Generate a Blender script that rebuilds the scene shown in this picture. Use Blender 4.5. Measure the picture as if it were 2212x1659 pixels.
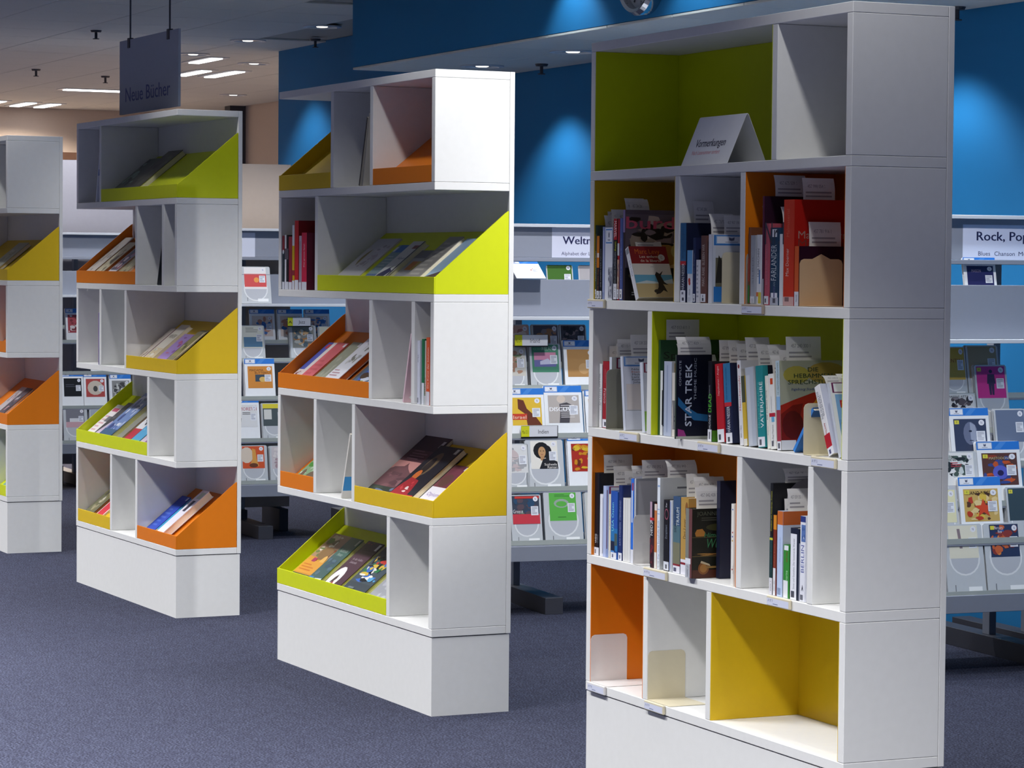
import bpy, bmesh, math, random
from mathutils import Matrix, Vector
for o in list(bpy.data.objects): bpy.data.objects.remove(o)
SC = bpy.context.scene
COL = SC.collection
rnd = random.Random(7)
PI = math.pi

# ------------------------------------------------------------------ camera
A0 = 1.133
def cam_axes():
    p, r = 0.04295435, 0.0083196
    ca, sa = math.cos(A0), math.sin(A0)
    rot = lambda v: Vector((ca*v[0]-sa*v[1], sa*v[0]+ca*v[1], v[2]))
    right, up, fw = Vector((1,0,0)), Vector((0,math.sin(p),math.cos(p))), Vector((0,math.cos(p),-math.sin(p)))
    R2 = right*math.cos(r)+up*math.sin(r); U2 = up*math.cos(r)-right*math.sin(r)
    return rot(R2), rot(U2), rot(fw)
cd = bpy.data.cameras.new('camera'); cam = bpy.data.objects.new('camera', cd); COL.objects.link(cam)
r_, u_, f_ = cam_axes()
cam.matrix_world = Matrix(((r_.x,u_.x,-f_.x,5.52009),(r_.y,u_.y,-f_.y,-3.45864),(r_.z,u_.z,-f_.z,1.45531),(0,0,0,1)))
cd.sensor_width = 36.0; cd.lens = 36.0*5931.785/2212.0; cd.clip_start = 0.05; cd.clip_end = 100
SC.camera = cam

# ------------------------------------------------------------------ world, exposure
w = bpy.data.worlds.new('world'); SC.world = w; w.use_nodes = True
bg = w.node_tree.nodes['Background']; bg.inputs[0].default_value = (0.75,0.82,1,1); bg.inputs[1].default_value = 0.15
vs = SC.view_settings; vs.view_transform = 'Standard'; vs.look = 'None'; vs.gamma = 1.0; vs.use_curve_mapping = False
vs.exposure = 0.38

# ------------------------------------------------------------------ lights of the room
COOL = (0.97,0.97,0.98); WARM = (1.0,0.87,0.72)
def area(loc, sx, sy, power, col=COOL, spread=105, aim=None):
    l = bpy.data.lights.new('luminaire_light','AREA'); l.shape='RECTANGLE'; l.size=sx; l.size_y=sy
    l.energy=power; l.color=col; l.spread=math.radians(spread)
    o = bpy.data.objects.new('luminaire_light', l); COL.objects.link(o); o.location = loc
    if aim: o.rotation_euler = (Vector(aim)-Vector(loc)).to_track_quat('-Z','Y').to_euler()
    return o
def spot(loc, aim, power, cone=70, blend=0.4, col=COOL, rad=0.04):
    l = bpy.data.lights.new('downlight_light','SPOT'); l.energy=power; l.color=col; l.spot_size=math.radians(cone)
    l.spot_blend=blend; l.shadow_soft_size=rad
    o = bpy.data.objects.new('downlight_light', l); COL.objects.link(o); o.location = loc
    o.rotation_euler = (Vector(aim)-Vector(loc)).to_track_quat('-Z','Y').to_euler()
    return o
HC, HS = 2.87, 2.50
# louvred ceiling luminaires in the aisle in front of the bookcases, and behind the camera
for x in (-16.2,-13.8,-11.4,-9.0,-6.6,-4.2,-1.8,0.6,3.0):
    area((x,-1.65,HC-0.03),1.2,0.25, 62, COOL, 108)
    area((x,-4.05,HC-0.03),1.2,0.25, 45, COOL, 120)
for x in (-7.6,-4.9,-2.3,0.3):
    spot((x,-0.33,HC-0.03),(x,-0.33,0), 22, 110, 0.5)
for x,y in ((2.6,-0.2),(3.4,-2.2),(4.6,0.6)):
    area((x,y,HC-0.03),1.2,0.3, 70, COOL, 112)
# row of downlights over the media racks
for x in (-14.2,-12.8,-11.4,-10.1,-7.4,-6.0,-4.0,-3.2,-1.9,-0.6):
    spot((x,1.45,HC-0.03),(x-0.25,1.45,0), 80, 118, 0.5)
# wall washers in the bulkhead soffit and at the far end of the blue wall
for x in (-7.4,-6.2,-5.0,-3.81,-2.6,-1.4):
    spot((x,2.55,HS-0.03),(x,2.60,0), 26, 112, 0.55, (0.8,0.93,1.0))
for x in (-11.1,-9.83):
    spot((x,2.50,HC-0.03),(x,2.55,0), 28, 100, 0.55, (0.8,0.93,1.0))
for x in (-5.55,-4.4):
    spot((x,1.80,HC-0.02),(x,1.98,2.45), 9, 95, 0.6, (0.8,0.93,1.0))
# spotlight on the head of the second bookcase
spot((-0.9,0.75,HC-0.03),(-2.56,0.12,1.75), 150, 46, 0.5)
# warm luminaires of the far room
for x,y in ((-12.8,3.9),(-14.0,3.2),(-16.4,3.0),(-18.4,3.05),(-16.5,0.6),(-18.4,0.6)):
    area((x,y,HC-0.04),0.9,0.4, 70, WARM, 150)

# ------------------------------------------------------------------ materials
def s2l(c): return c/12.92 if c<=0.04045 else ((c+0.055)/1.055)**2.4
def hexl(h):
    h=h.lstrip('#')
    return tuple(s2l(int(h[i:i+2],16)/255) for i in (0,2,4))
MATS={}
def mat(name, col, rough=0.5, spec=0.4, metal=0.0, noise=0.03, nscale=40, bump=0.0, emit=None, alpha=None):
    if name in MATS: return MATS[name]
    m=bpy.data.materials.new(name); m.use_nodes=True; nt=m.node_tree; b=nt.nodes['Principled BSDF']
    c=hexl(col) if isinstance(col,str) else col
    b.inputs['Roughness'].default_value=rough; b.inputs['Metallic'].default_value=metal
    b.inputs['Specular IOR Level'].default_value=spec
    tc=nt.nodes.new('ShaderNodeTexCoord'); n=nt.nodes.new('ShaderNodeTexNoise'); n.inputs['Scale'].default_value=nscale
    nt.links.new(tc.outputs['Object'],n.inputs['Vector'])
    mx=nt.nodes.new('ShaderNodeMix'); mx.data_type='RGBA'
    mx.inputs['A'].default_value=tuple(max(0,v*(1-noise)) for v in c)+(1,); mx.inputs['B'].default_value=tuple(min(1,v*(1+noise)) for v in c)+(1,)
    nt.links.new(n.outputs['Fac'],mx.inputs['Factor']); nt.links.new(mx.outputs['Result'],b.inputs['Base Color'])
    if bump:
        bp=nt.nodes.new('ShaderNodeBump'); bp.inputs['Strength'].default_value=bump; bp.inputs['Distance'].default_value=0.004
        nt.links.new(n.outputs['Fac'],bp.inputs['Height']); nt.links.new(bp.outputs['Normal'],b.inputs['Normal'])
    if emit: b.inputs['Emission Color'].default_value=c+(1,); b.inputs['Emission Strength'].default_value=emit
    if alpha is not None: b.inputs['Alpha'].default_value=alpha
    MATS[name]=m; return m
WHITE=mat('white_laminate','e6e6e4',0.42,0.35)
LIME=mat('lime_laminate','cfd914',0.42,0.35); YEL=mat('yellow_laminate','dcb81c',0.42,0.35); ORA=mat('orange_laminate','e07a10',0.42,0.35)
GREY=mat('grey_metal','8b909e',0.45,0.4); LGREY=mat('light_metal','c4c8d0',0.4,0.5); DGREY=mat('dark_metal','3a3b44',0.5,0.4)
BLACK=mat('black_plastic','15161c',0.4,0.4); CHROME=mat('chrome','c8c8cc',0.12,0.5,1.0)
PAGES=mat('page_paper','e4dcc8',0.8,0.2,noise=0.12,nscale=300); CREAM=mat('cream_metal','d8cfb4',0.4,0.4)
BLUEW=mat('blue_wall_paint','1d6fa5',0.75,0.25,noise=0.03,nscale=6,bump=0.02)
BEIGE=mat('beige_wall_paint','c2b2a6',0.8,0.2); TILE=mat('ceiling_tile_board','c9c9c6',0.9,0.1,noise=0.05,nscale=60,bump=0.15)
SLEEVE=mat('clear_sleeve','c2c6cb',0.22,0.5); BOARD=mat('white_card','eceef2',0.35,0.45)
TUBE=mat('lamp_tube',(0.95,0.97,1.0),0.5,emit=5.0); LAMP=mat('lamp_glow',(1.0,0.9,0.75),0.5,emit=3.0)
WOOD=mat('brown_wood','5a3a26',0.6,0.3,noise=0.2,nscale=20); CLEAR=mat('clear_plastic','aeb4b0',0.12,0.6)
def print_mat():
    m=bpy.data.materials.new('printed_paper'); m.use_nodes=True; nt=m.node_tree; b=nt.nodes['Principled BSDF']
    a=nt.nodes.new('ShaderNodeAttribute'); a.attribute_name='Col'; nt.links.new(a.outputs['Color'],b.inputs['Base Color'])
    b.inputs['Roughness'].default_value=0.38; b.inputs['Specular IOR Level'].default_value=0.4; return m
PRINT=print_mat()
def carpet_mat():
    m=bpy.data.materials.new('carpet'); m.use_nodes=True; nt=m.node_tree; b=nt.nodes['Principled BSDF']
    tc=nt.nodes.new('ShaderNodeTexCoord')
    n1=nt.nodes.new('ShaderNodeTexNoise'); n1.inputs['Scale'].default_value=150; n1.inputs['Detail'].default_value=3
    n2=nt.nodes.new('ShaderNodeTexNoise'); n2.inputs['Scale'].default_value=22; n2.inputs['Detail'].default_value=4
    for n in (n1,n2): nt.links.new(tc.outputs['Object'],n.inputs['Vector'])
    r1=nt.nodes.new('ShaderNodeValToRGB'); e=r1.color_ramp.elements
    e[0].position=0.36; e[0].color=hexl('22232d')+(1,); e[1].position=0.68; e[1].color=hexl('54586a')+(1,)
    x=r1.color_ramp.elements.new(0.5); x.color=hexl('373a4c')+(1,)
    nt.links.new(n1.outputs['Fac'],r1.inputs['Fac'])
    mx=nt.nodes.new('ShaderNodeMix'); mx.data_type='RGBA'; mx.blend_type='MULTIPLY'; mx.inputs['Factor'].default_value=0.55
    r2=nt.nodes.new('ShaderNodeValToRGB'); r2.color_ramp.elements[0].position=0.35; r2.color_ramp.elements[0].color=(0.62,0.58,0.62,1); r2.color_ramp.elements[1].position=0.65; r2.color_ramp.elements[1].color=(1,1,1,1)
    nt.links.new(n2.outputs['Fac'],r2.inputs['Fac']); nt.links.new(r1.outputs['Color'],mx.inputs['A']); nt.links.new(r2.outputs['Color'],mx.inputs['B'])
    nt.links.new(mx.outputs['Result'],b.inputs['Base Color']); b.inputs['Roughness'].default_value=0.95; b.inputs['Specular IOR Level'].default_value=0.1
    bp=nt.nodes.new('ShaderNodeBump'); bp.inputs['Strength'].default_value=0.6; bp.inputs['Distance'].default_value=0.006
    nt.links.new(n1.outputs['Fac'],bp.inputs['Height']); nt.links.new(bp.outputs['Normal'],b.inputs['Normal']); return m
CARPET=carpet_mat()

# ------------------------------------------------------------------ object helpers
def link(name, me, m, parent=None, M=None):
    o=bpy.data.objects.new(name, me)
    if m is not None and not me.materials: me.materials.append(m)
    COL.objects.link(o)
    if parent: o.parent=parent
    if M is not None: o.matrix_local=M
    return o
def empty(name, M, label, cat, group=None):
    o=bpy.data.objects.new(name,None); o.empty_display_size=0.05; COL.objects.link(o); o.matrix_world=M
    return tag(o,label,cat,group)
def tag(o,label,cat,group=None):
    o['label']=label; o['category']=cat
    if group: o['group']=group
    return o
def struct(o): o['kind']='structure'; return o
def addbox(bm,x0,x1,y0,y1,z0,z1,bev=0.0):
    vs=[bm.verts.new((x,y,z)) for z in (z0,z1) for y in (y0,y1) for x in (x0,x1)]
    fs=[(0,2,3,1),(4,5,7,6),(0,1,5,4),(2,6,7,3),(0,4,6,2),(1,3,7,5)]
    F=[bm.faces.new([vs[i] for i in f]) for f in fs]
    if bev:
        E=list({e for f in F for e in f.edges})
        bmesh.ops.bevel(bm,geom=E,offset=bev,segments=1,affect='EDGES',profile=0.5)
def bm2me(bm,name):
    bmesh.ops.recalc_face_normals(bm,faces=bm.faces[:])
    me=bpy.data.meshes.new(name); bm.to_mesh(me); bm.free(); return me
def box(name,b,m,parent=None,bev=0.0012,M=None):
    bm=bmesh.new(); addbox(bm,*b,bev=bev); return link(name,bm2me(bm,name),m,parent,M)
def boxes(name,bl,m,parent=None,bev=0.0,M=None):
    bm=bmesh.new()
    for b in bl: addbox(bm,*b,bev=bev)
    return link(name,bm2me(bm,name),m,parent,M)
def prism(name,pts,axis,a0,a1,m,parent=None,M=None):
    # polygon in the plane across 'axis' ('x': pts are y,z ; 'y': x,z ; 'z': x,y)
    f={'x':lambda p,a:(a,p[0],p[1]),'y':lambda p,a:(p[0],a,p[1]),'z':lambda p,a:(p[0],p[1],a)}[axis]
    bm=bmesh.new(); A=[bm.verts.new(f(p,a0)) for p in pts]; B=[bm.verts.new(f(p,a1)) for p in pts]; n=len(pts)
    bm.faces.new(A); bm.faces.new(B[::-1])
    for i in range(n): bm.faces.new([A[i],B[i],B[(i+1)%n],A[(i+1)%n]])
    return link(name,bm2me(bm,name),m,parent,M)
def lathe(name,prof,m,parent=None,M=None,n=32):
    bm=bmesh.new(); rings=[]
    for r,z in prof:
        rings.append([bm.verts.new((max(r,1e-4)*math.cos(2*PI*k/n),max(r,1e-4)*math.sin(2*PI*k/n),z)) for k in range(n)])
    for a,b in zip(rings,rings[1:]):
        for k in range(n): bm.faces.new([a[k],a[(k+1)%n],b[(k+1)%n],b[k]])
    bm.faces.new(rings[0][::-1]); bm.faces.new(rings[-1])
    return link(name,bm2me(bm,name),m,parent,M)
def T(x,y,z): return Matrix.Translation((x,y,z))
def basis(o,X,Y,Z):
    return Matrix(((X[0],Y[0],Z[0],o[0]),(X[1],Y[1],Z[1],o[1]),(X[2],Y[2],Z[2],o[2]),(0,0,0,1)))

# ------------------------------------------------------------------ flat print: words, labels, cover pictures
GL={}
def glyphs(s):
    if s in GL: return GL[s]
    c=bpy.data.curves.new('t','FONT'); c.body=s; c.resolution_u=2; c.fill_mode='FRONT'
    o=bpy.data.objects.new('t',c); COL.objects.link(o)
    me=bpy.data.meshes.new_from_object(o.evaluated_get(bpy.context.evaluated_depsgraph_get()))
    V=[(v.co.x,v.co.y) for v in me.vertices]; F=[tuple(p.vertices) for p in me.polygons]
    bpy.data.objects.remove(o); bpy.data.curves.remove(c); bpy.data.meshes.remove(me)
    if not V: V=[(0,0),(1,0),(1,1)]; F=[(0,1,2)]
    x0=min(v[0] for v in V); x1=max(v[0] for v in V)
    GL[s]=(V,F,x0,x1); return GL[s]
class Art:
    def __init__(s,w,h): s.w=w; s.h=h; s.V=[]; s.F=[]; s.C=[]; s.k=0
    def _add(s,pts,faces,col):
        b=len(s.V); s.k+=1; z=s.k*4e-5
        s.V+= [(p[0],p[1],z) for p in pts]; c=hexl(col)
        for f in faces: s.F.append([b+i for i in f]); s.C.append(c)
    def poly(s,pts,col): s._add([(p[0]*s.w,p[1]*s.h) for p in pts],[tuple(range(len(pts)))],col)
    def rect(s,x0,y0,x1,y1,col): s.poly([(x0,y0),(x1,y0),(x1,y1),(x0,y1)],col)
    def ell(s,cx,cy,rx,ry,col,n=14): s.poly([(cx+rx*math.cos(2*PI*i/n),cy+ry*math.sin(2*PI*i/n)) for i in range(n)],col)
    def text(s,t,cx,cy,size,col,rot=0,ln=None,bold=0,shear=0):
        V,F,x0,x1=glyphs(t); w0=max(x1-x0,1e-4)
        hh=size*(s.h if rot==0 else s.w)
        L=(ln*(s.w if rot==0 else s.h)) if ln else w0*hh
        P=[]
        for x,y in V:
            a=((x-x0)/w0-0.5)*L; b=(y-0.35)*hh*1.38; a+=shear*b
            if rot==90: a,b=-b,a
            elif rot==-90: a,b=b,-a
            P.append((cx*s.w+a,cy*s.h+b))
        s._add(P,F,col)
        if bold:
            for dx in (-bold,bold): s._add([(p[0]+dx*hh,p[1]) for p in P],F,col)
    def lines(s,x0,y0,x1,y1,n,col,seed=1):
        r=random.Random(seed); P=[];F=[]; st=(y1-y0)/n
        for i in range(n):
            xe=x0+(x1-x0)*r.uniform(0.55,1); y=y1-(i+0.7)*st; b=len(P)
            P+=[(x0*s.w,y*s.h),(xe*s.w,y*s.h),(xe*s.w,(y+st*0.42)*s.h),(x0*s.w,(y+st*0.42)*s.h)]; F.append((b,b+1,b+2,b+3))
        s._add(P,F,col)
    def blobs(s,x0,y0,x1,y1,pal,n,seed):
        r=random.Random(seed)
        s.rect(x0,y0,x1,y1,pal[0])
        for i in range(n):
            rx=(x1-x0)*r.uniform(0.05,0.22); ry=(y1-y0)*r.uniform(0.04,0.16); cx=r.uniform(x0+rx,x1-rx); cy=r.uniform(y0+ry,y1-ry); a=r.uniform(0,PI)
            pts=[]
            m=9
            for k in range(m):
                q=r.uniform(0.6,1.0); px=cx+rx*q*math.cos(2*PI*k/m+a); py=cy+ry*q*math.sin(2*PI*k/m+a)
                pts.append((min(max(px,x0),x1),min(max(py,y0),y1)))
            s.poly(pts,r.choice(pal[1:]))
    def run(s,ops):
        for o in ops:
            k=o[0]
            if k=='r': s.rect(*o[1:])
            elif k=='p': s.poly(*o[1:])
            elif k=='e': s.ell(*o[1:])
            elif k=='t': s.text(*o[1:])
            elif k=='l': s.lines(*o[1:])
            elif k=='b': s.blobs(*o[1:])
            elif k=='call':   # call number sticker at the foot of a spine
                s.rect(0.04,0.015,0.96,0.135,'e8eaf0'); s.rect(0.3,0.03,0.62,0.075,'50525e'); s.rect(0.35,0.09,0.55,0.115,'8a8c98')
            elif k=='lib':    # library sticker with the owl-like mark
                x0,y0,x1,y1,fr=o[1:]
                s.rect(x0,y0,x1,y1,fr); dx=(x1-x0)*0.04; dy=(y1-y0)*0.09
                s.rect(x0+dx,y0+dy,x1-dx,y1-dy,'e4e7f0'); cx=(x0+x1)/2; u=(x1-x0); v=(y1-y0)
                s.poly([(cx-0.08*u,y0+0.45*v),(cx-0.09*u,y0+0.82*v),(cx,y0+0.68*v),(cx+0.09*u,y0+0.82*v),(cx+0.08*u,y0+0.45*v),(cx,y0+0.38*v)],'5a6078')
                s.rect(cx-0.2*u,y0+0.2*v,cx+0.2*u,y0+0.27*v,'7d8498')
        return s
    def build(s,name,parent,M=None,fn=None):
        me=bpy.data.meshes.new(name)
        V=[fn(*v) for v in s.V] if fn else s.V
        me.from_pydata(V,[],s.F); ca=me.color_attributes.new('Col','FLOAT_COLOR','CORNER')
        dat=[]
        for p,c in zip(me.polygons,s.C): dat+= [c[0],c[1],c[2],1.0]*p.loop_total
        ca.data.foreach_set('color',dat)
        return link(name,me,PRINT,parent,M)

# ------------------------------------------------------------------ room shell
struct(box('floor',(-20,9,-9,6,-0.1,0.0),CARPET,bev=0))
ceil=struct(box('ceiling',(-20,9,-9,6,HC+0.012,HC+0.15),mat('ceiling_grid','9d9d9a',0.8,0.2),bev=0))
wr=struct(box('wall_right',(-11.77,9,2.90,3.06,0,HC+0.01),BLUEW,bev=0))
struct(box('wall_far',(-19.9,-19.3,-9,6,0,HC+0.01),BEIGE,bev=0))
struct(box('wall_annex',(-19.3,-10.6,4.85,5.0,0,HC+0.01),BEIGE,bev=0))
struct(box('wall_return',(-10.7,-10.5,3.06,4.85,0,HC+0.01),BEIGE,bev=0))
PALE=mat('pale_wall_paint','c9cbd0',0.8,0.2)
struct(box('wall_left',(-20,9,-9.2,-9,0,HC+0.01),PALE,bev=0)); struct(box('wall_near',(9,9.2,-9,6,0,HC+0.01),PALE,bev=0))
struct(box('trim_2',(-18.06,-17.92,4.70,4.85,0,HC+0.01),DGREY,bev=0))
# ceiling tiles in view, one object each, sharing one mesh
bm=bmesh.new(); addbox(bm,-0.297,0.297,-0.297,0.297,0,0.0115,bev=0.002); TM=bm2me(bm,'ceiling_tile'); TM.materials.append(TILE)
rest=bmesh.new(); cnt=0
nx=int((19.2-0)/0.6)
for i in range(46):
    for j in range(23):
        x=-19.0+0.6*i; y=-8.66+0.6*j
        if y>4.6 or x>8.6 or (x>-8.5 and y+0.3>2.02) or (x>-11.0 and y>2.55): continue
        if x<-4.9 and y>-0.1:
            o=bpy.data.objects.new('ceiling_tile',TM); COL.objects.link(o); o.parent=ceil; o.location=(x,y,HC); cnt+=1
        else: addbox(rest,x-0.297,x+0.297,y-0.297,y+0.297,HC,HC+0.0115)
o=link('outer_ceiling_tiles',bm2me(rest,'outer_ceiling_tiles'),TILE,ceil); o['kind']='stuff'
# blue bulkhead with its tiled underside
bulk=struct(box('trim_1',(-8.26,8.9,2.03,2.89,HS+0.014,HC+0.005),BLUEW,bev=0))
bm=bmesh.new(); addbox(bm,-0.298,0.298,-0.213,0.213,0,0.013,bev=0.002); SM=bm2me(bm,'soffit_tile'); SM.materials.append(TILE)
for i in range(12):
    for y in (2.03+0.215,2.03+0.645):
        o=bpy.data.objects.new('soffit_tile',SM); COL.objects.link(o); o.parent=bulk; o.location=(-7.96+0.6*i,y,HS)
box('soffit_edge',(-1.05,8.9,2.03,2.89,HS,HS+0.013),TILE,bulk,bev=0)

# ------------------------------------------------------------------ bookcases
W,D,TH,PL,BK,PI_R=1.4062,0.2824,0.0255,0.2571,0.017,0.36
UN=[(0.0,0.0,-0.01548),(-2.56123,0.04504,0.00817),(-5.21319,0.05106,0.01066),(-7.91413,0.05487,-0.00408)]
def UM(u): x,y,r=UN[u]; return T(x,y,0)@Matrix.Rotation(r,4,'Z')
def zb(k): return PL+(6-k)*PI_R
def fl(row): return zb(row+1)+TH
def bookcase(u,label,rows):
    e=empty('bookcase',UM(u),label,'bookcase','white modular bookcases standing in a row')
    boxes('plinth',[(-W+0.003,-0.002,0.002,D-0.004,0,PL-0.003),(-W+0.03,-0.03,0.03,D-0.03,PL-0.003,PL)],WHITE,e)
    box('back_panel',(-W,0,D-BK,D,PL,zb(1)+TH),WHITE,e,0.0008)
    for k in range(1,7): box('shelf_board',(-W,0,0,D-BK-0.0006,zb(k),zb(k)+TH),WHITE,e)
    for r,(left,right,divs,lin) in rows.items():
        z0,z1=fl(r)+0.0006,zb(r)-0.0006; y1=D-BK-0.0006
        if left: box('end_panel',(-W,-W+0.026,0,y1,z0,z1),WHITE,e)
        if right: box('end_panel',(-0.026,0,0,y1,z0,z1),WHITE,e)
        for d in divs: box('divider',(d-0.013,d+0.013,0.0005,y1,z0,z1),WHITE,e)
        for s0,s1,m in lin:
            bm=bmesh.new(); q=0.0025
            addbox(bm,s0,s0+q,0.001,y1,z0,z1); addbox(bm,s0+q,s1-q,y1-q,y1,z0,z1); addbox(bm,s1-q,s1,0.001,y1,z0,z1)
            o=link('cell_lining',bm2me(bm,'cell_lining'),m,e); o['label']={LIME:'lime green cell lining',YEL:'yellow cell lining',ORA:'orange cell lining'}[m]
    return e
L_=-W+0.026; R_=-0.026
bookcase(0,'nearest white bookcase, colour-lined cells filled with upright books and white slips',{
 1:(1,1,[-0.3675],[(L_,-0.3805,LIME)]), 2:(1,1,[-0.8795,-0.523],[(L_,-0.8925,YEL),(-0.51,R_,ORA)]),
 3:(1,1,[-1.0315],[(-1.0185,R_,LIME)]), 4:(1,1,[-0.524,-0.169],[(L_,-0.537,ORA)]),
 5:(1,1,[-1.0395,-0.679],[(L_,-1.0525,ORA),(-0.666,R_,YEL)])})
bookcase(1,'second white bookcase from the right, its top end panel brightly lit',{
 1:(0,1,[-0.886,-0.5295],[]),2:(1,0,[-1.0325],[]),3:(0,1,[-0.5275,-0.168],[]),4:(1,0,[-1.0355,-0.6765],[]),5:(0,1,[-0.364],[])})
bookcase(2,'third white bookcase from the right, below the hanging grey sign',{
 1:(1,0,[-1.05],[]),2:(0,1,[-0.5355,-0.18],[]),3:(1,0,[-1.0455,-0.6835],[]),4:(0,1,[-0.3685],[]),5:(1,0,[-0.884,-0.5275],[])})
bookcase(3,'farthest white bookcase, cut off by the left edge of the photo',{
 1:(1,1,[-0.886,-0.5295],[]),2:(1,0,[-1.0325],[]),3:(1,1,[-0.5275,-0.364],[]),4:(1,0,[-1.0355,-0.6765],[]),5:(0,1,[-0.364],[])})
# sloped display trays
CASE=['nearest bookcase','second bookcase','third bookcase','farthest bookcase']
def tray(u,row,s0,s1,side,m,col,pos):
    rowname=['','top','second','third','fourth','bottom'][row]
    lab='%s sloped display tray %s, %s shelf of the %s'%(col,pos,rowname,CASE[u])
    e=empty('display_tray',UM(u)@T(0,0,fl(row)+0.0008),lab,'display tray','coloured sloped display trays')
    y1=D-BK-0.002; q=0.005; zl=0.0548
    if side!='L': s0+=0.0015
    if side!='R': s1-=0.0015
    box('front_lip',(s0,s1,0,q,0,zl),m,e,0.0008)
    if side=='R': prism('side_panel',[(q,0),(y1,0),(y1,0.27),(y1-0.012,0.262),(q,zl)],'x',s1-q,s1,m,e)
    if side=='L': prism('side_panel',[(q,0),(y1,0),(y1,0.27),(y1-0.012,0.262),(q,zl)],'x',s0,s0+q,m,e)
    a=s0+(q if side=='L' else 0); b=s1-(q if side=='R' else 0)
    prism('slope_panel',[(q+0.002,0.0),(q+0.009,0.0),(y1,0.199),(y1,0.205)],'x',a,b,m,e)
    return e
tray(1,1,-W,-0.899,'L',YEL,'yellow','at the open left end'); tray(1,1,-0.5165,R_,'',ORA,'orange','in the right cell')
tray(1,2,-1.0195,0,'R',LIME,'lime green','at the open right end'); tray(1,3,-W,-0.5405,'L',ORA,'orange','at the open left end')
tray(1,4,L_,-1.0485,'',ORA,'orange','in the narrow left cell'); tray(1,4,-0.6635,0,'R',YEL,'yellow','at the open right end')
tray(1,5,-W,-0.377,'L',LIME,'lime green','at the open left end')
tray(2,1,-1.037,0,'R',LIME,'lime green','at the open right end'); tray(2,2,-W,-0.5485,'L',ORA,'orange','at the open left end')
tray(2,3,-0.6705,0,'R',YEL,'yellow','at the open right end'); tray(2,4,-W,-0.3815,'L',LIME,'lime green','at the open left end')
tray(2,5,L_,-0.897,'',YEL,'yellow','in the left cell'); tray(2,5,-0.5145,0,'R',ORA,'orange','at the open right end')
tray(3,2,-1.0195,0,'R',YEL,'yellow','at the open right end'); tray(3,3,-0.351,R_,'',ORA,'orange','in the right cell')
tray(3,4,-0.6635,0,'R',ORA,'orange','at the open right end'); tray(3,5,-0.351,R_,'',LIME,'lime green','in the right cell')

# ------------------------------------------------------------------ books
BM={}
def cmat(h,rough=0.35):
    return mat('cover_'+h.lower(),h,rough,0.4,noise=0.03,nscale=25)
def book(M,t,dp,h,cov,label,spine=None,cover=None,group=None,name='book',cat='book',hard=True,clear=False,pages=True,pagemat=None):
    """thickness t along x, depth dp along y (spine at y=0), height h along z"""
    c=0.0022 if hard and t>0.012 else 0.0008
    if t<0.006: c=t*0.2
    r=min(0.003,t*0.25)
    out=[(0,dp),(0,r),(r*0.3,r*0.3),(r,0),(t-r,0),(t-r*0.3,r*0.3),(t,r),(t,dp)]
    inn=[(c,dp),(c,r+c),(c,c+r*0.5),(r+c,c),(t-r-c,c),(t-c,c+r*0.5),(t-c,r+c),(t-c,dp)]
    bm=bmesh.new()
    O0=[bm.verts.new((x,y,0)) for x,y in out]; O1=[bm.verts.new((x,y,h)) for x,y in out]
    I0=[bm.verts.new((x,y,0)) for x,y in inn]; I1=[bm.verts.new((x,y,h)) for x,y in inn]; n=len(out)
    for i in range(n-1):
        bm.faces.new([O0[i],O0[i+1],O1[i+1],O1[i]]); bm.faces.new([I0[i+1],I0[i],I1[i],I1[i+1]])
        bm.faces.new([O1[i],O1[i+1],I1[i+1],I1[i]]); bm.faces.new([O0[i+1],O0[i],I0[i],I0[i+1]])
    for i in (0,n-1): bm.faces.new([O0[i],O1[i],I1[i],I0[i]])
    o=link(name,bm2me(bm,name),SLEEVE if clear else cmat(cov),None,M); tag(o,label,cat,group)
    k=0.003 if hard else 0.0006
    if pages and t>0.002: box('page_block',(c+1e-4,t-c-1e-4,c+r*0.5,dp-k,k,h-k),pagemat or PAGES,o,bev=0)
    if spine:
        a=Art(t-2*r*0.3,h); a.run(spine); a.build('spine_print',o,basis((r*0.3,-1e-4,0),(1,0,0),(0,0,1),(0,-1,0)))
    if cover:
        a=Art(dp,h); a.run(cover); a.build('cover_print',o,basis((t+1e-4,0,0),(0,1,0),(0,0,1),(1,0,0)))
    return o
SLIPM=mat('thermal_paper','eceae8',0.6,0.2)
def slip(M,y0,wd,hh,curl,label,seed,inside=0.03):
    """thin receipt slip rising from the book top (local z=0), curling towards -x"""
    n=8; tot=inside+hh; pos=[]
    x=0.0;z=-inside
    for i in range(n+1):
        s=-inside+tot*i/n; pos.append((x,z))
        s2=max(0,s); th=curl*(s2/hh)**1.4
        x-=math.sin(th)*tot/n; z+=math.cos(th)*tot/n
    bm=bmesh.new(); q=0.00025; A=[]
    for px,pz in pos: A.append([bm.verts.new((px,y0,pz)),bm.verts.new((px,y0+wd,pz)),bm.verts.new((px+q,y0+wd,pz)),bm.verts.new((px+q,y0,pz))])
    for a,b in zip(A,A[1:]):
        for k in range(4): bm.faces.new([a[k],a[(k+1)%4],b[(k+1)%4],b[k]])
    bm.faces.new(A[0][::-1]); bm.faces.new(A[-1])
    o=link('paper_slip',bm2me(bm,'paper_slip'),SLIPM,None,M); tag(o,label,'paper slip','reservation slips standing out of the books')
    a=Art(wd,hh); a.text('457 %d%d%d %d%d%d 1'%tuple(random.Random(seed).choices(range(10),k=6)),0.42,0.62,0.16,'8d8a90',0,0.55)
    a.lines(0.08,0.08,0.92,0.42,2,'a6a3a8',seed)
    def fn(u,v,d):
        s=(v+inside)/tot*n; i=min(int(s),n-1); f=s-i
        px=pos[i][0]*(1-f)+pos[i+1][0]*f; pz=pos[i][1]*(1-f)+pos[i+1][1]*f
        return (px+q+1e-4+d,y0+u,pz)
    a.build('printed_lines',o,None,fn)
    return o
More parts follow.
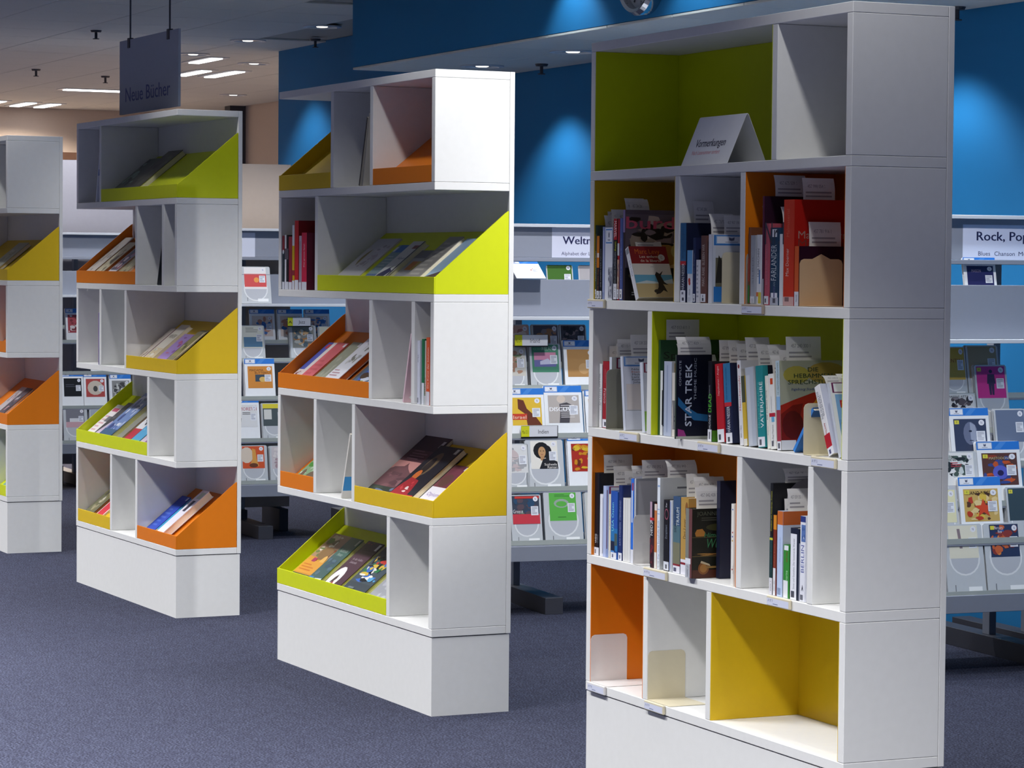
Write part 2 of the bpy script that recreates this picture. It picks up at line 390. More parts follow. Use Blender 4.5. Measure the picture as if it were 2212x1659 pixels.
PLACE={'2a':'in the yellow cell, second shelf','2b':'in the white cell, second shelf','2c':'in the orange cell, second shelf',
 '3a':'in the white cell, third shelf','3b':'in the lime cell, third shelf','4a':'in the orange cell, fourth shelf','4b':'in the white cell, fourth shelf'}
def V(t,x,y,sz,c,ln,rot=90): return ('t',t,x,y,sz,c,rot,ln)
CALL=('call',)
# (cell, s0, s1, height, depth, lean deg, cover colour, description, spine art, cover art, slip(width,height,curl), options)
BOOKS=[
('2a',-1.379,-1.369,.208,.15,0,'4c5a4c','dark green book',[('r',0,.88,1,1,'27442f'),V('NORMANNEN',.5,.45,.5,'d8dcd8',.4),CALL],None,(.06,.055,.5),{}),
('2a',-1.369,-1.3505,.178,.125,0,'20202a','orange and black paperback',[('r',0,.5,1,1,'d07a22'),('r',.1,.66,.9,.73,'e8d8d0'),V('Der letzte Tag',.5,.3,.35,'b9763a',.35),CALL],None,(.06,.06,.6),{}),
('2a',-1.350,-1.3345,.178,.125,0,'1d1f26','black paperback with pale lettering',[V('DIE FAHRT DER NACHT',.5,.5,.45,'a8a8a4',.6),CALL],None,None,{}),
('2a',-1.334,-1.3165,.203,.14,0,'8f9cc8','lavender book in a clear cover',[('r',.2,.1,.8,.95,'a9b4da')],None,(.06,.05,.4),{}),
('2a',-1.316,-1.268,.201,.14,0,'dfe3ec','thick white book with blue-framed sticker',[('r',0,0,1,1,'e4e8f2'),('lib',.08,.78,.95,.98,'4a86c8'),('b',.45,.02,1,.45,['b9bcc6','8b90a4','d6d8de','6d7186'],30,3)],[('r',0,0,1,1,'d8dce6'),('b',0,0,1,.5,['b4b6c0','8c90a0','cfd2da'],20,4)],(.06,.05,.3),{}),
('2a',-1.2635,-1.240,.225,.15,0,'14161e','black book with red top panel',[('r',0,.74,1,1,'b3242e'),V('MARVEL',.5,.87,.7,'f4f0f0',.2,-90),V('Avant',.5,.66,.6,'c9d13a',.12),V('LEXIKON DER SUPERHELDEN',.5,.38,.5,'9aa0aa',.42),('r',.04,.01,1,.2,'e6e8f0'),V('8XM 3 LE',.5,.1,.4,'3c3e48',.13)],None,(.06,.06,.7),{}),
('2a',-1.239,-1.2255,.224,.15,0,'b02a36','slim red and white book',[('r',0,.55,1,.7,'d8dce2'),('b',0,.05,1,.5,['c9a08a','8a3a3a','3a4a7a','d8c8b8'],18,8),CALL],None,(.06,.06,.9),{}),
('2a',-1.2255,-1.206,.226,.16,0,'5565a0','slate blue hardback',[V('Das grosse Buch',.5,.5,.4,'8a96c4',.5),CALL],None,None,{}),
('2a',-1.205,-1.191,.249,.20,0,'3a3034','large pink-titled fashion magazine',[('r',0,.75,1,1,'8a7aa8')],
   [('r',0,0,1,1,'5d5462'),('b',0,.3,1,.95,['6d6270','c9b8b0','3a3238','8f7f86','a8988a','2a2428'],46,11),('b',0,0,.75,.36,['1d1a20','5a5640','2e2a30','7a7838'],14,12),('e',.62,.5,.22,.12,'b48a52'),('e',.8,.55,.1,.08,'c9b878'),('t','burda',.48,.86,.14,'d05a78',0,.94,.03),('t','k',.86,.7,.1,'3a9aa8',0,.07,.03),('t','DIY',.5,.1,.03,'c8c8c8'),('l',.1,.05,.4,.1,2,'b8b8b8')],None,{'hard':0}),
('2a',-1.1235,-1.1015,.155,.115,-26,'e9e6e2','leaning red and white paperback',[('r',0,0,1,1,'e9e9ec'),V('Marc Levy',.5,.6,.4,'7a86a8',.3),('r',.1,.88,.9,.98,'9aa0a8')],
   [('r',0,0,1,1,'ece7df'),('r',0,.66,1,1,'8e1f24'),('t','Marc Levy',.47,.9,.1,'d8702a',0,.66),('t','Les enfants',.5,.8,.055,'e8d8c8',0,.52),('t','de la liberté',.52,.72,.055,'e8d8c8',0,.55),('e',.82,.78,.09,.065,'d8d4d0'),('t','C',.82,.78,.05,'7a2a2a'),('t','roman',.52,.6,.025,'8a8a8a'),('r',0,.28,1,.44,'6fb4d6'),('p',[(0,.28),(.3,.33),(.6,.3),(1,.36),(1,.26),(0,.24)],'cfdfe4'),('r',0,0,1,.27,'cdb98a'),('p',[(.48,.06),(.5,.1),(.58,.2),(.6,.28),(.55,.44),(.6,.5),(.68,.46),(.78,.52),(.7,.42),(.76,.3),(.86,.24),(.72,.26),(.8,.1),(.7,.14),(.6,.08)],'3a3430'),('e',.54,.12,.1,.04,'45403a')],(.08,.055,.25),{}),
('2b',-0.865,-0.831,.209,.15,0,'1d2340','blue and navy hardback with red band',[('r',0,.52,1,1,'2f6c9c'),('r',0,.47,1,.52,'c02a36'),V('HÅKAN NESSER',.5,.32,.5,'d8dce4',.34),V('Die Perspektive des Gärtners',.4,.75,.26,'1c4a78',.4),V('Kunstort',.7,.75,.22,'1c4a78',.22),('r',.05,0,.95,.15,'e6e8f0'),('r',.35,.02,.7,.06,'4c4e58'),('r',.3,.1,.6,.13,'6c7080')],None,(.06,.06,.6),{}),
('2b',-0.826,-0.796,.137,.11,0,'dfe4ec','small sky blue and white paperback',[('r',0,.55,1,1,'68a8dc'),('e',.45,.42,.22,.05,'c0443a'),('e',.5,.37,.2,.04,'c0443a'),V('Glück',.5,.2,.3,'8a8e9a',.12),('r',.15,.02,.7,.1,'c8ccd6')],None,None,{}),
('2b',-0.795,-0.778,.17,.12,0,'26345e','navy paperback behind small books',[V('Ein Traum',.5,.6,.4,'8a90b0',.3),CALL],[('r',0,0,1,1,'262c50'),('t','Emma',.3,.85,.07,'8a92b8'),('t','Milde',.3,.74,.07,'8a92b8')],None,{}),
('2b',-0.777,-0.7545,.112,.10,0,'dcdce2','small white booklet',[('l',.2,.1,.8,.9,8,'a8acb8',4)],None,None,{}),
('2b',-0.751,-0.720,.175,.125,0,'6d4a44','brown paperback',[V('MARC RABE  BLEIBEN WIR',.5,.56,.5,'cfc2ba',.62),CALL],None,(.07,.06,.75),{}),
('2b',-0.708,-0.685,.178,.17,0,'d8dce2','white-spined film case',[('r',0,0,1,1,'e8eaf0')],[('r',0,0,1,1,'ccd2de'),('r',.02,.84,1,.99,'2c74c0'),('lib',.05,.86,.6,.98,'7aa8d8'),('r',.05,.24,.95,.84,'c9ccd2'),('b',.05,.24,.95,.66,['6d6a58','3a3830','8a8878','57543f','9a9478'],22,21),('p',[(.1,.7),(.2,.55),(.3,.6),(.3,.5),(.5,.52),(.6,.3),(.05,.3)],'2e2c28'),('r',.02,.02,1,.24,'2c78c4'),('t','18',.35,.12,.1,'173a7a')],(.07,.05,.3),{'hard':0}),
('2c',-0.4985,-0.4875,.194,.14,0,'7a4a34','thin brown and green book',[('r',0,.02,1,.25,'3a7a3a'),('r',0,.3,1,.6,'a84a3a')],None,None,{}),
('2c',-0.487,-0.4585,.174,.13,0,'a8acb4','silver book in clear wrap',[V('SILBER',.5,.5,.35,'8a8e98',.4),('r',.05,.02,.8,.12,'e8eaf0'),V('EXM 1',.45,.07,.3,'4a4c58',.08)],[('r',0,.8,1,1,'b8bac0')],(.06,.075,.35),{}),
('2c',-0.4555,-0.429,.175,.13,0,'e2e4e8','white book with yellow foot label',[('r',.55,.3,.8,.5,'5a86c0'),('r',.4,.02,1,.18,'d8c84a'),('r',0,.12,.45,.18,'d87a4a'),V('UHR MACHEN',.4,.6,.4,'6a6c78',.4)],None,None,{}),
('2c',-0.4285,-0.416,.271,.19,0,'5a2440','tall maroon book',[('r',0,.0,1,.24,'a8a8b0')],[('r',0,0,1,1,'2c1226')],(.09,.055,.6),{}),
('2c',-0.4155,-0.391,.203,.145,0,'b85566','rose red paperback',[V('EIN HAUS IN DER TOSKANA',.5,.5,.3,'c98896',.5),('r',.03,.01,1,.11,'e4e4ea'),('r',.15,.03,.5,.08,'6a6c78')],None,None,{}),
('2c',-0.3875,-0.340,.192,.145,0,'24425e','dark blue book with silver lettering',[('r',.2,.88,.75,.98,'e4e8ee'),('t','Nr.1',.47,.93,.3,'3a3e4c'),V('FARLANDER',.42,.55,.6,'c8d0d4',.46),V('LUCIANAN',.5,.2,.22,'8fa0ac',.2),V('DER PFAD DES KRIEGERS',.85,.52,.13,'5d7c94',.3),('r',.15,.1,.85,.16,'e6e8f0'),('t','1',.5,.13,.25,'3a3e78'),('r',.05,0,.95,.1,'b8bcc8'),('r',.35,.03,.65,.09,'5a5c68')],None,(.07,.055,.8),{}),
('2c',-0.339,-0.3205,.176,.13,0,'e2e4e6','plain white book beside red hardback',[('r',0,.0,1,1,'e6e8ea')],None,(.05,.075,.1),{}),
('2c',-0.320,-0.267,.260,.18,0,'c8321e','tall thick red hardback',[('r',0,0,1,1,'d23a22'),V('Max Doerner',.35,.41,.3,'e8c8bc',.26),V('Malmaterial',.4,.78,.28,'e0705a',.26),('r',0,0,1,.085,'dcb0aa'),('r',.15,.04,.55,.08,'8a6a6a')],[('r',0,0,1,1,'b01c16'),('t','Max Doerner',.52,.67,.075,'a88a80',0,.92),('t','Malmaterial',.52,.59,.075,'7a3a36',0,.92)],(.09,.055,.45),{}),
('2c',-0.2655,-0.243,.146,.17,0,'3a1028','orange-spined dark purple paperback',[('r',0,.24,1,1,'d8602e'),('r',0,0,1,.24,'e6e6ec'),V('MALKURS',.5,.13,.4,'4a4c58',.12)],[('r',0,0,1,1,'2a0c24'),('r',.78,.8,.97,.96,'b8a8b0'),('t','V',.88,.88,.08,'2a2a34')],(.09,.06,.25),{}),
('3a',-1.379,-1.3605,.179,.13,0,'e4e4e4','white paperback at the left wall',[V('EIN JAHR SPÄTER',.35,.6,.3,'5a5c66',.5),V('DIE REISE',.75,.45,.3,'8a8c96',.35)],None,(.06,.05,.1),{}),
('3a',-1.360,-1.3575,.177,.13,0,'9a9ea8','thin grey booklet',None,None,None,{}),
('3a',-1.357,-1.315,.187,.13,0,'a01826','thick dark red paperback',[V('Franco',.38,.48,.36,'e0c8cc',.22,-90),V('Die letzte Liebe',.4,.78,.2,'c86a74',.2),('r',.05,.01,.85,.13,'e6e6ee'),('r',.3,.03,.6,.09,'5a5c66')],None,(.06,.05,.15),{}),
('3a',-1.314,-1.297,.200,.14,0,'c8ccd8','clear wrapped book with red-framed sticker',[('r',0,0,1,1,'cdd1dc')],[('r',0,0,1,1,'c4c4be'),('lib',.1,.84,.98,.99,'8a2a4a'),('b',.2,.42,1,.8,['d8b03a','2a2a2a','e0c060','8a6a2a'],14,31)],(.07,.05,.4),{'clear':1}),
('3a',-1.2225,-1.206,.205,.135,-7,'dfe3ee','clear-cased white album leaning left',[('r',0,0,1,1,'c9cedb')],[('r',0,0,1,1,'dfe2ee'),('r',.02,.86,1,.99,'3f7ec8'),('lib',.04,.875,.8,.985,'9ab6dc'),('t','Nils Landgren',.5,.82,.028,'3a3a44',0,.62),('t','Eternal Beauty',.5,.785,.028,'c0563a',0,.62),('t','Michael Wollny',.5,.75,.028,'4a4a54',0,.6),('t','Lars Danielsson',.5,.715,.028,'4a4a54',0,.62),('t','Rasmus Kihlberg',.5,.68,.028,'4a4a54',0,.62),('t','Johan Norberg',.5,.645,.028,'4a4a54',0,.58),('r',.02,.26,1,.265,'a8a4a4'),('r',.05,.27,.98,.62,'e2d8d4')],(.08,.06,.1),{'clear':1}),
('3a',-1.1075,-1.088,.192,.13,-6,'dadfea','clear-cased album against the divider',[('r',0,0,1,1,'ced4e0')],[('r',0,0,1,1,'dce0ea'),('lib',.02,.85,.98,.99,'8a2a4a'),('b',.4,.3,1,.78,['b89a98','c8a8a4','a88a8a'],8,33),('b',0,.02,.35,.3,['8ac04a','d8b83a','e07a3a'],9,34)],(.06,.05,.5),{'clear':1}),
('3b',-1.0155,-1.0035,.256,.19,0,'2a5a38','tall dark green cookbook',[('r',0,.0,1,1,'2c5c3a')],[('r',0,0,1,1,'2a5436'),('t','Spaghetti',.5,.84,.075,'12251a',0,.9)],(.1,.055,.05),{}),
('3b',-1.003,-0.987,.174,.14,0,'1d2030','white and black spined book',[('r',0,0,1,1,'e6e8ee'),('r',.7,.16,1,.7,'23263a')],[('r',0,0,1,1,'23283e'),('r',0,.0,1,.14,'c8ccd8')],None,{}),
('3b',-0.9815,-0.935,.200,.14,0,'aab4cc','bluish clear wrapped album',[('r',0,0,1,1,'b4bed6'),('r',.35,.05,.5,.95,'9aa6c4')],[('lib',.05,.82,.95,.98,'b09060')],(.1,.05,.9),{'clear':1}),
('3b',-0.9345,-0.9165,.171,.14,0,'cfc6ba','white book with brown cover',[('r',0,0,1,1,'dcd6ce')],[('r',0,0,1,1,'b8aea4'),('r',.05,.45,1,.97,'5a4238'),('t','DIE',.4,.86,.09,'c8a870',0,.6),('t','DEAD',.4,.7,.05,'b8a890'),('b',.05,.45,1,.65,['7a6a5e','9a8a7a','4a3a30'],8,41)],(.1,.05,.8),{}),
('3b',-0.847,-0.838,.222,.105,0,'101426','dark blue space-themed music case',[('r',0,0,1,1,'39463f')],[('r',0,0,1,1,'10142a'),('p',[(.05,.5),(.3,.38),(.6,.3),(.95,.28),(.95,.2),(.5,.22),(.05,.4)],'2a6aa0'),('p',[(.05,.12),(.22,.1),(.3,.02),(.05,.02)],'a83a8a'),('t','STAR TREK',.34,.52,.18,'c8d0e4',90,.74,.04),('t','COMPLETE',.1,.78,.06,'b8c0d4',90,.3),('t','THEME MUSIC',.53,.71,.07,'b8c0d4',90,.5),('r',0,0,1,.03,'b9bdb4')],(.1,.05,.9),{'d0':-.017}),
('3b',-0.734,-0.7075,.209,.14,0,'0e1018','black paperback with green lettering',[V('DEAD',.5,.48,.66,'5ac83a',.23),V('DIALOGUE',.5,.23,.4,'c8ccd4',.2),V('THE WAKING',.4,.62,.25,'8a8e9a',.16),('r',.1,0,.95,.15,'e4e6ee'),('r',.35,.03,.65,.12,'6a6c78')],[('r',0,0,1,1,'12141e'),('b',0,.3,1,.95,['12141e','4a4e3a','2a3020','6a6e5a'],10,45),('r',0,0,1,.14,'4a8a2a')],(.06,.055,.2),{}),
('3b',-0.678,-0.636,.203,.14,-6,'b81e2a','bright red hardback',[V('Sepulturen / Angst',.4,.78,.24,'e8b8bc',.38),('r',.05,0,.95,.165,'e6e8f0'),('r',.2,.03,.5,.1,'4a4c58')],[('r',0,0,1,1,'c4222e')],(.06,.06,.25),{}),
('3b',-0.632,-0.593,.206,.145,-6,'1d2340','blue hardback, red band and navy foot',[('r',0,.5,1,1,'3577a6'),('r',0,.46,1,.51,'c02a36'),V('HÅKAN NESSER',.5,.3,.45,'d8dce4',.32),V('Der Verein der Linkshänder',.35,.75,.2,'1c4a78',.4),('r',.05,0,.95,.13,'e6e8f0'),('r',.3,.02,.6,.08,'4c4e58')],None,(.07,.05,.2),{}),
('3b',-0.559,-0.537,.216,.15,-6,'e4e4e8','white book with red spine title',[V('Menschenopfer',.5,.62,.45,'b8443a',.42),V('8XM 1 MEN',.5,.16,.35,'5a5c66',.14),('e',.5,.93,.25,.025,'8a3a3a')],[('r',0,0,1,1,'dcdce0'),('b',0,.45,1,.9,['c8c8c4','6a6a58','8a8a7a','3a3a34'],14,51)],(.07,.06,.3),{}),
('3b',-0.536,-0.516,.178,.13,-7,'c8a83a','yellow-footed book',[('r',0,.1,1,.62,'d4b23c'),('r',0,.62,1,1,'4a5040'),('r',0,0,1,.1,'e4e0d4')],None,None,{}),
('3b',-0.512,-0.468,.200,.14,-7,'b4bcc8','clear case with blue-framed sticker',[('r',0,0,1,1,'b4bcc8'),('r',.1,.02,.5,.9,'c6ccd6')],[('lib',.05,.8,.8,.96,'3a6ac8')],(.07,.06,.5),{'clear':1}),
('3b',-0.463,-0.424,.206,.145,-6,'23878c','teal hardback',[V('VATERJAHRE',.68,.52,.42,'eef4f4',.56),V('Michael Kleeberg',.28,.52,.28,'5fb4b4',.56),('r',.03,.01,.97,.13,'e6e8f0'),('r',.2,.03,.5,.1,'5a5c66')],[('r',0,0,1,1,'23878c'),('r',.1,.75,1,1,'161a2a')],(.07,.055,.7),{}),
('3b',-0.417,-0.401,.183,.13,-6,'e6e4da','cream paperback',[V('DIE ANDERE SEITE',.45,.6,.32,'4a4c54',.4),V('Roman',.5,.25,.25,'8a8c90',.12)],None,(.07,.055,.8),{}),
('3b',-0.400,-0.369,.188,.135,-6,'e9e9e6','white book with orange square',[('r',.35,.86,.8,.94,'cc4a24'),('r',0,.43,1,.48,'b8283a'),('r',.35,.36,.85,.43,'6fb0d8'),V('von Paul Theroux',.5,.2,.24,'5a5c60',.25),V('Kranichmann',.4,.6,.18,'9a9ca0',.2),('r',.25,.04,.55,.11,'5a5c66')],[('r',0,0,1,1,'e6e6e2')],(.07,.06,.3),{}),
('3b',-0.366,-0.345,.222,.19,-4,'b0a884','large book with red swirl cover',[('r',0,.6,1,1,'bcd0dc'),('r',0,.45,1,.6,'8ab4dc'),('r',0,.1,1,.45,'a83a4a'),('r',0,0,1,.1,'e6e8f0'),V('DIE HEBAMMEN-SPRECHSTUNDE',.5,.8,.4,'5d7a6a',.36),('r',.2,.02,.7,.08,'5a5c66')],
   [('r',0,0,1,1,'aeb09c'),('e',.7,.86,.3,.12,'b49a4e'),('e',.25,.84,.2,.1,'b8ac50'),('e',.85,.7,.2,.12,'b0905a'),('p',[(0,.42),(.2,.55),(.4,.6),(.6,.66),(.8,.7),(1,.7),(1,.1),(.8,0),(0,0)],'d0a032'),('p',[(0,.5),(.2,.56),(.5,.64),(.8,.66),(.55,.58),(.42,.42),(.38,.3),(.5,.14),(.4,0),(0,0)],'a8281c'),('p',[(0,.4),(.18,.5),(.34,.52),(.3,.4),(.28,.25),(.4,.1),(.3,0),(0,0)],'7a1a14'),('e',.18,.28,.16,.16,'5c1512'),('e',.6,.42,.16,.14,'e08a22'),('e',.72,.45,.14,.12,'e8c23a'),('e',.84,.48,.1,.1,'ecd98a'),
    ('t','DIE',.5,.9,.05,'2f4a3c',0,.16),('t','HEBAMMEN-',.52,.83,.05,'2f4a3c',0,.62),('t','SPRECHSTUNDE',.52,.76,.05,'2f4a3c',0,.8),('t','Ingeborg Stadelmann',.42,.68,.03,'5a6a9a',0,.5,0,.3),('r',.0,.0,.22,.11,'dfe2ea')],(.1,.06,.05),{}),
('3b',-0.292,-0.280,.14,.13,40,'2a6ab0','blue booklet fallen aslant',[('r',0,0,1,1,'3a86d8')],[('r',0,0,1,1,'2c6cae'),('e',.6,.3,.3,.2,'3f86c4'),('t','GITARRE',.55,.16,.08,'9ac0e0',0,.7)],None,{'piv':1}),
('3b',-0.1195,-0.0905,.178,.115,-24,'e8e8ea','white paperback with red foot, leaning',[V('JEDE MUTTER IST EINE',.35,.72,.3,'5a5e70',.4,-90),V('GUTE MUTTER',.65,.7,.3,'5a5e70',.3,-90),V('Astrid Nestler',.5,.36,.3,'c0443a',.2,-90),('r',0,.11,1,.3,'b8202e'),('r',.1,0,.9,.11,'e6e8f0'),('r',.3,.02,.6,.08,'4a4c78')],[('r',0,0,1,1,'c8ccdc')],(.07,.035,1.2),{}),
('3b',-0.072,-0.060,.185,.13,-19,'dfe3ea','film case with sky cover, leaning right of all',[('r',0,0,1,1,'c8ced8')],[('r',0,0,1,1,'e2e5ee'),('lib',.04,.86,1,1,'6a2a5a'),('r',.08,.02,1,.84,'6a9ad0'),('b',.08,.5,1,.84,['7aa6d8','dfe4ec','c8d4e4','eef0f4'],14,61),('r',.16,.66,1,.76,'b02a34'),('t','DAS GROSSE',.6,.71,.06,'e8dcd0',0,.8),('b',.12,.22,1,.46,['8a4a34','d8c8b0','3a2a24','c06a3a','e8e0d0'],22,62),('p',[(.1,.02),(.4,.02),(.3,.18),(.1,.2)],'3f8a4a')],(.08,.03,1.3),{}),
('4a',-1.379,-1.346,.232,.16,0,'13141c','tall black book',[V('WEG',.35,.2,.34,'e8e8ec',.11),V('im Nebel',.72,.2,.16,'a8a8b0',.1),('r',.02,0,1,.095,'e6e8f0'),('r',.15,.02,.4,.07,'7a7c86')],None,(.09,.05,.2),{}),
('4a',-1.345,-1.323,.174,.13,0,'e6e8f0','white paperback second from left',[('r',.85,.05,1,.95,'c8ccdc')],None,None,{}),
('4a',-1.322,-1.290,.199,.14,0,'8fa0cc','lilac blue clear wrapped book',[('r',0,0,.6,1,'b4c0e2'),('r',.75,.12,.9,.95,'5a2438')],[('lib',.02,.86,.9,1,'8a2a5a')],(.08,.055,.3),{}),
('4a',-1.289,-1.2745,.178,.13,0,'e2dcc8','slim cream book',[V('reisen',.5,.6,.3,'8a8678',.3),('r',.1,.02,.9,.12,'d8dae0')],None,None,{}),
('4a',-1.273,-1.229,.189,.125,0,'2350a0','blue travel guide',[('r',0,.45,1,1,'2a56ae'),('r',0,.12,1,.45,'2a76b4'),('r',0,.1,.6,.26,'1c2440'),('r',0,.08,.5,.12,'5a96dc'),V('USA Osten',.27,.62,.34,'7fd0e4',.42),('r',.02,0,.85,.095,'e6e8f0'),('r',.2,.02,.4,.07,'6a6c8c'),('r',.55,.2,.95,.38,'4a5a58')],None,(.08,.055,.35),{}),
('4a',-1.2265,-1.202,.208,.15,0,'1f2f66','navy hardback with pale title',[V('KATE ATKINSON  STERNENKIND',.5,.5,.42,'8f9cc4',.6),('r',.04,0,1,.1,'e6e8f0'),('r',.3,.02,.6,.07,'6a6c8c')],None,(.07,.055,.7),{}),
('4a',-1.199,-1.152,.175,.13,0,'e4e4e2','thick white block of a book',[('r',.3,.02,.36,.98,'c8c8c4'),('r',.6,.02,.66,.98,'cfcfcb')],None,(.08,.06,.2),{}),
('4a',-1.1495,-1.1295,.232,.16,0,'2c5cc0','bright blue book with pale stripe',[('r',0,0,1,1,'2f72d8'),('r',.15,.48,.6,.86,'c4d0e8'),('r',.3,.86,.8,.95,'a84a5a'),('r',0,0,1,.16,'e6e8f0')],[('r',0,0,1,1,'dfe3ec')],None,{}),
('4a',-1.128,-1.118,.234,.17,0,'b4b8be','clear sleeve with grey folder',[('r',0,0,1,1,'b9bfc8')],[('r',0,0,1,1,'9a9ca4'),('r',.04,.54,.75,.97,'b4b4b8'),('r',.16,.3,.7,.55,'5a5854')],(.09,.05,.3),{'clear':1}),
('4a',-1.034,-1.0085,.178,.13,0,'221a22','black and red paperback',[('r',0,.7,.5,1,'c0a0b4'),V('NEDZ',.4,.6,.55,'e8e8ea',.22),('r',0,.72,1,.76,'c02430'),('b',0,.05,1,.45,['3a2028','8a2a34','1d1a20'],10,71),('r',.5,.0,1,.1,'3a1a20')],[('r',0,0,1,1,'221a1e')],None,{}),
('4a',-1.008,-0.9925,.174,.13,0,'c8763a','orange and white striped spine',[('r',0,0,1,.25,'e4e2dc'),('r',0,.25,1,1,'c87a44'),('r',.0,.9,1,1,'e4d8d0')],None,None,{}),
('4a',-0.992,-0.974,.246,.17,0,'c8ccd2','tall white book with blue serif title',[('r',0,0,1,1,'e6ecf4'),V('Das neue Sozialhilfe-Buch',.5,.32,.62,'4a78b8',.42,90),('r',.1,.9,.9,.92,'9ab4dc'),('r',.1,.6,.9,.61,'9ab4dc'),('r',.1,.65,.9,.66,'9ab4dc'),V('NEU 1 SOZ',.5,.05,.4,'4a4c58',.08)],[('r',0,0,1,1,'c4c8cc'),('r',.3,.88,.5,.9,'6a6c76')],(.09,.05,1.1),{}),
('4a',-0.9555,-0.921,.190,.13,0,'18161a','black book with ornate oval',[('e',.55,.8,.36,.08,'8a4a5a'),('e',.55,.8,.28,.06,'18161a'),('t','Ker',.5,.93,.25,'c8c8d0',90),V('Zersplittert',.5,.55,.35,'7a8290',.2),('r',.1,.01,1,.13,'d8dce6'),('r',.4,.03,.7,.09,'5a5c66')],None,None,{}),
('4a',-0.9205,-0.903,.191,.135,0,'a4aed0','lilac clear wrapped spine',[('r',.1,.02,.5,.98,'8a96c0')],None,None,{'clear':1}),
('4a',-0.8985,-0.8565,.204,.14,0,'3a5a7a','blue to olive paperback',[('r',0,.62,1,1,'3c5578'),('r',0,.4,1,.62,'52707a'),('r',0,.12,1,.4,'7a7a62'),('r',0,0,1,.105,'e6e6ee'),('r',0,.095,1,.12,'8a2a34'),V('SIEBZEHNE',.3,.68,.3,'1c2a3c',.3),V('TRAUM',.65,.74,.42,'c8d0d0',.24),('r',.1,.02,.5,.07,'5a5c76')],None,(.07,.06,.35),{}),
('4a',-0.855,-0.810,.204,.14,0,'b08a44','golden tan paperback',[('r',0,.2,1,1,'b8924a'),('e',.75,.85,.2,.1,'8a5a2a'),('r',0,0,1,.2,'e6e6ee'),('r',0,.13,1,.16,'8a2a34'),V('Der Leser',.5,.6,.4,'5a4020',.26),V('der Toten',.75,.58,.3,'6a4a24',.22),('e',.8,.42,.14,.05,'a8642a')],[('r',0,0,1,1,'a8803c')],(.09,.055,.6),{}),
('4a',-0.809,-0.790,.179,.13,0,'d4581e','slim orange paperback',[('r',0,0,1,1,'d85c22'),('r',.2,.83,.8,.88,'e8dcd0'),('r',.2,.88,.7,.98,'4a3a34'),V('Die Kunst der Freude',.5,.5,.35,'f0c8a8',.4),('r',0,0,1,.12,'d8dce4')],[('r',0,0,1,1,'cc5220')],(.08,.06,.45),{}),
('4a',-0.788,-0.750,.182,.135,0,'14140f','dark novel with sweets-shop cover',[('r',0,0,1,1,'7d8078'),('r',.5,0,1,1,'6a4040'),('r',0,.0,.7,.2,'b8bcc4'),('r',0,.2,.8,.28,'dfe2ea'),V('HARRIS JO',.35,.1,.3,'4a4c58',.16)],[('r',0,0,1,1,'17170f'),('t','JOANNE HARRIS',.55,.93,.06,'56584a',0,.9),('l',.2,.82,.9,.88,2,'4a4a40',5),('e',.55,.73,.25,.05,'3c3a1e'),('p',[(.08,.6),(.26,.6),(.28,.66),(.22,.71),(.1,.7),(.06,.65)],'a8702e'),('r',.0,.585,1,.592,'6a5a34'),('t','Himmlische',.62,.62,.07,'3f7a52',0,.7,0,.2),('t','Wunder',.64,.5,.14,'3f7a52',0,.66,0,.2),('r',0,.31,1,.318,'6a5a34'),('b',.05,.318,.98,.36,['2a2014','a87a3a','7a5028','c09048'],14,81),('r',0,0,1,.12,'4a2418'),('e',.25,.14,.12,.09,'7a4a20'),('e',.25,.14,.08,.06,'9a6a34'),('r',.3,.14,.62,.17,'8a6a3a'),('e',.75,.13,.1,.05,'8a5a2a'),('p',[(.18,.22),(.4,.17),(.38,.2),(.2,.25)],'b8a88a')],(.09,.055,.5),{'d0':-.012}),
('4a',-0.742,-0.722,.255,.20,0,'1c2036','tall navy volume behind the novel',[('r',0,0,1,1,'20243c')],[('r',0,0,1,1,'1d2036'),('r',.8,.86,.97,.98,'4a4650'),('t','A',.885,.92,.06,'c8c4c8')],None,{'d0':.055}),
('4a',-0.579,-0.5625,.210,.15,0,'e6e4dc','white book dotted red and blue',[('r',0,0,1,1,'e8e6e0'),('e',.5,.93,.2,.01,'3a5ab0'),('e',.5,.65,.2,.01,'b03a3a'),('e',.5,.6,.2,.01,'3a5ab0'),('e',.5,.2,.2,.01,'b03a3a'),('e',.5,.55,.2,.01,'c0a03a'),V('Spiele',.8,.2,.2,'6a6a6a',.1)],None,None,{}),
('4a',-0.556,-0.546,.27,.20,0,'c8a030','yellow book at the right divider',[('r',0,0,1,1,'d0a834')],None,(.08,.04,1.3),{'d0':.03}),
('4b',-0.3805,-0.363,.278,.20,0,'14161a','tall black and yellow-lettered book',[('r',0,0,1,.52,'1c3a3a'),('r',0,.49,1,.51,'c8c83a'),('r',0,.0,1,.15,'e0dfe6'),V('Outdoor mit Handycap, Freizeit',.5,.75,.4,'b8b83a',.36),V('der große Führer',.5,.35,.4,'3a5a6a',.3),V('EXM 7',.5,.08,.3,'4a4c58',.09)],[('r',0,0,1,1,'16171b'),('e',.55,.86,.36,.18,'8d8a92')],(.09,.04,1.35),{}),
('4b',-0.3615,-0.344,.200,.14,0,'6a2418','brown book with orange head',[('r',0,.82,1,1,'d88a22'),('r',0,.3,1,.82,'7a2c1c'),('r',0,0,.8,.34,'dfdfe4'),V('Indische Küche',.4,.5,.3,'b87a5a',.28),V('EXM 1 JAH',.4,.12,.3,'4a4c58',.12)],[('r',0,0,1,1,'6a241a')],(.06,.04,.2),{}),
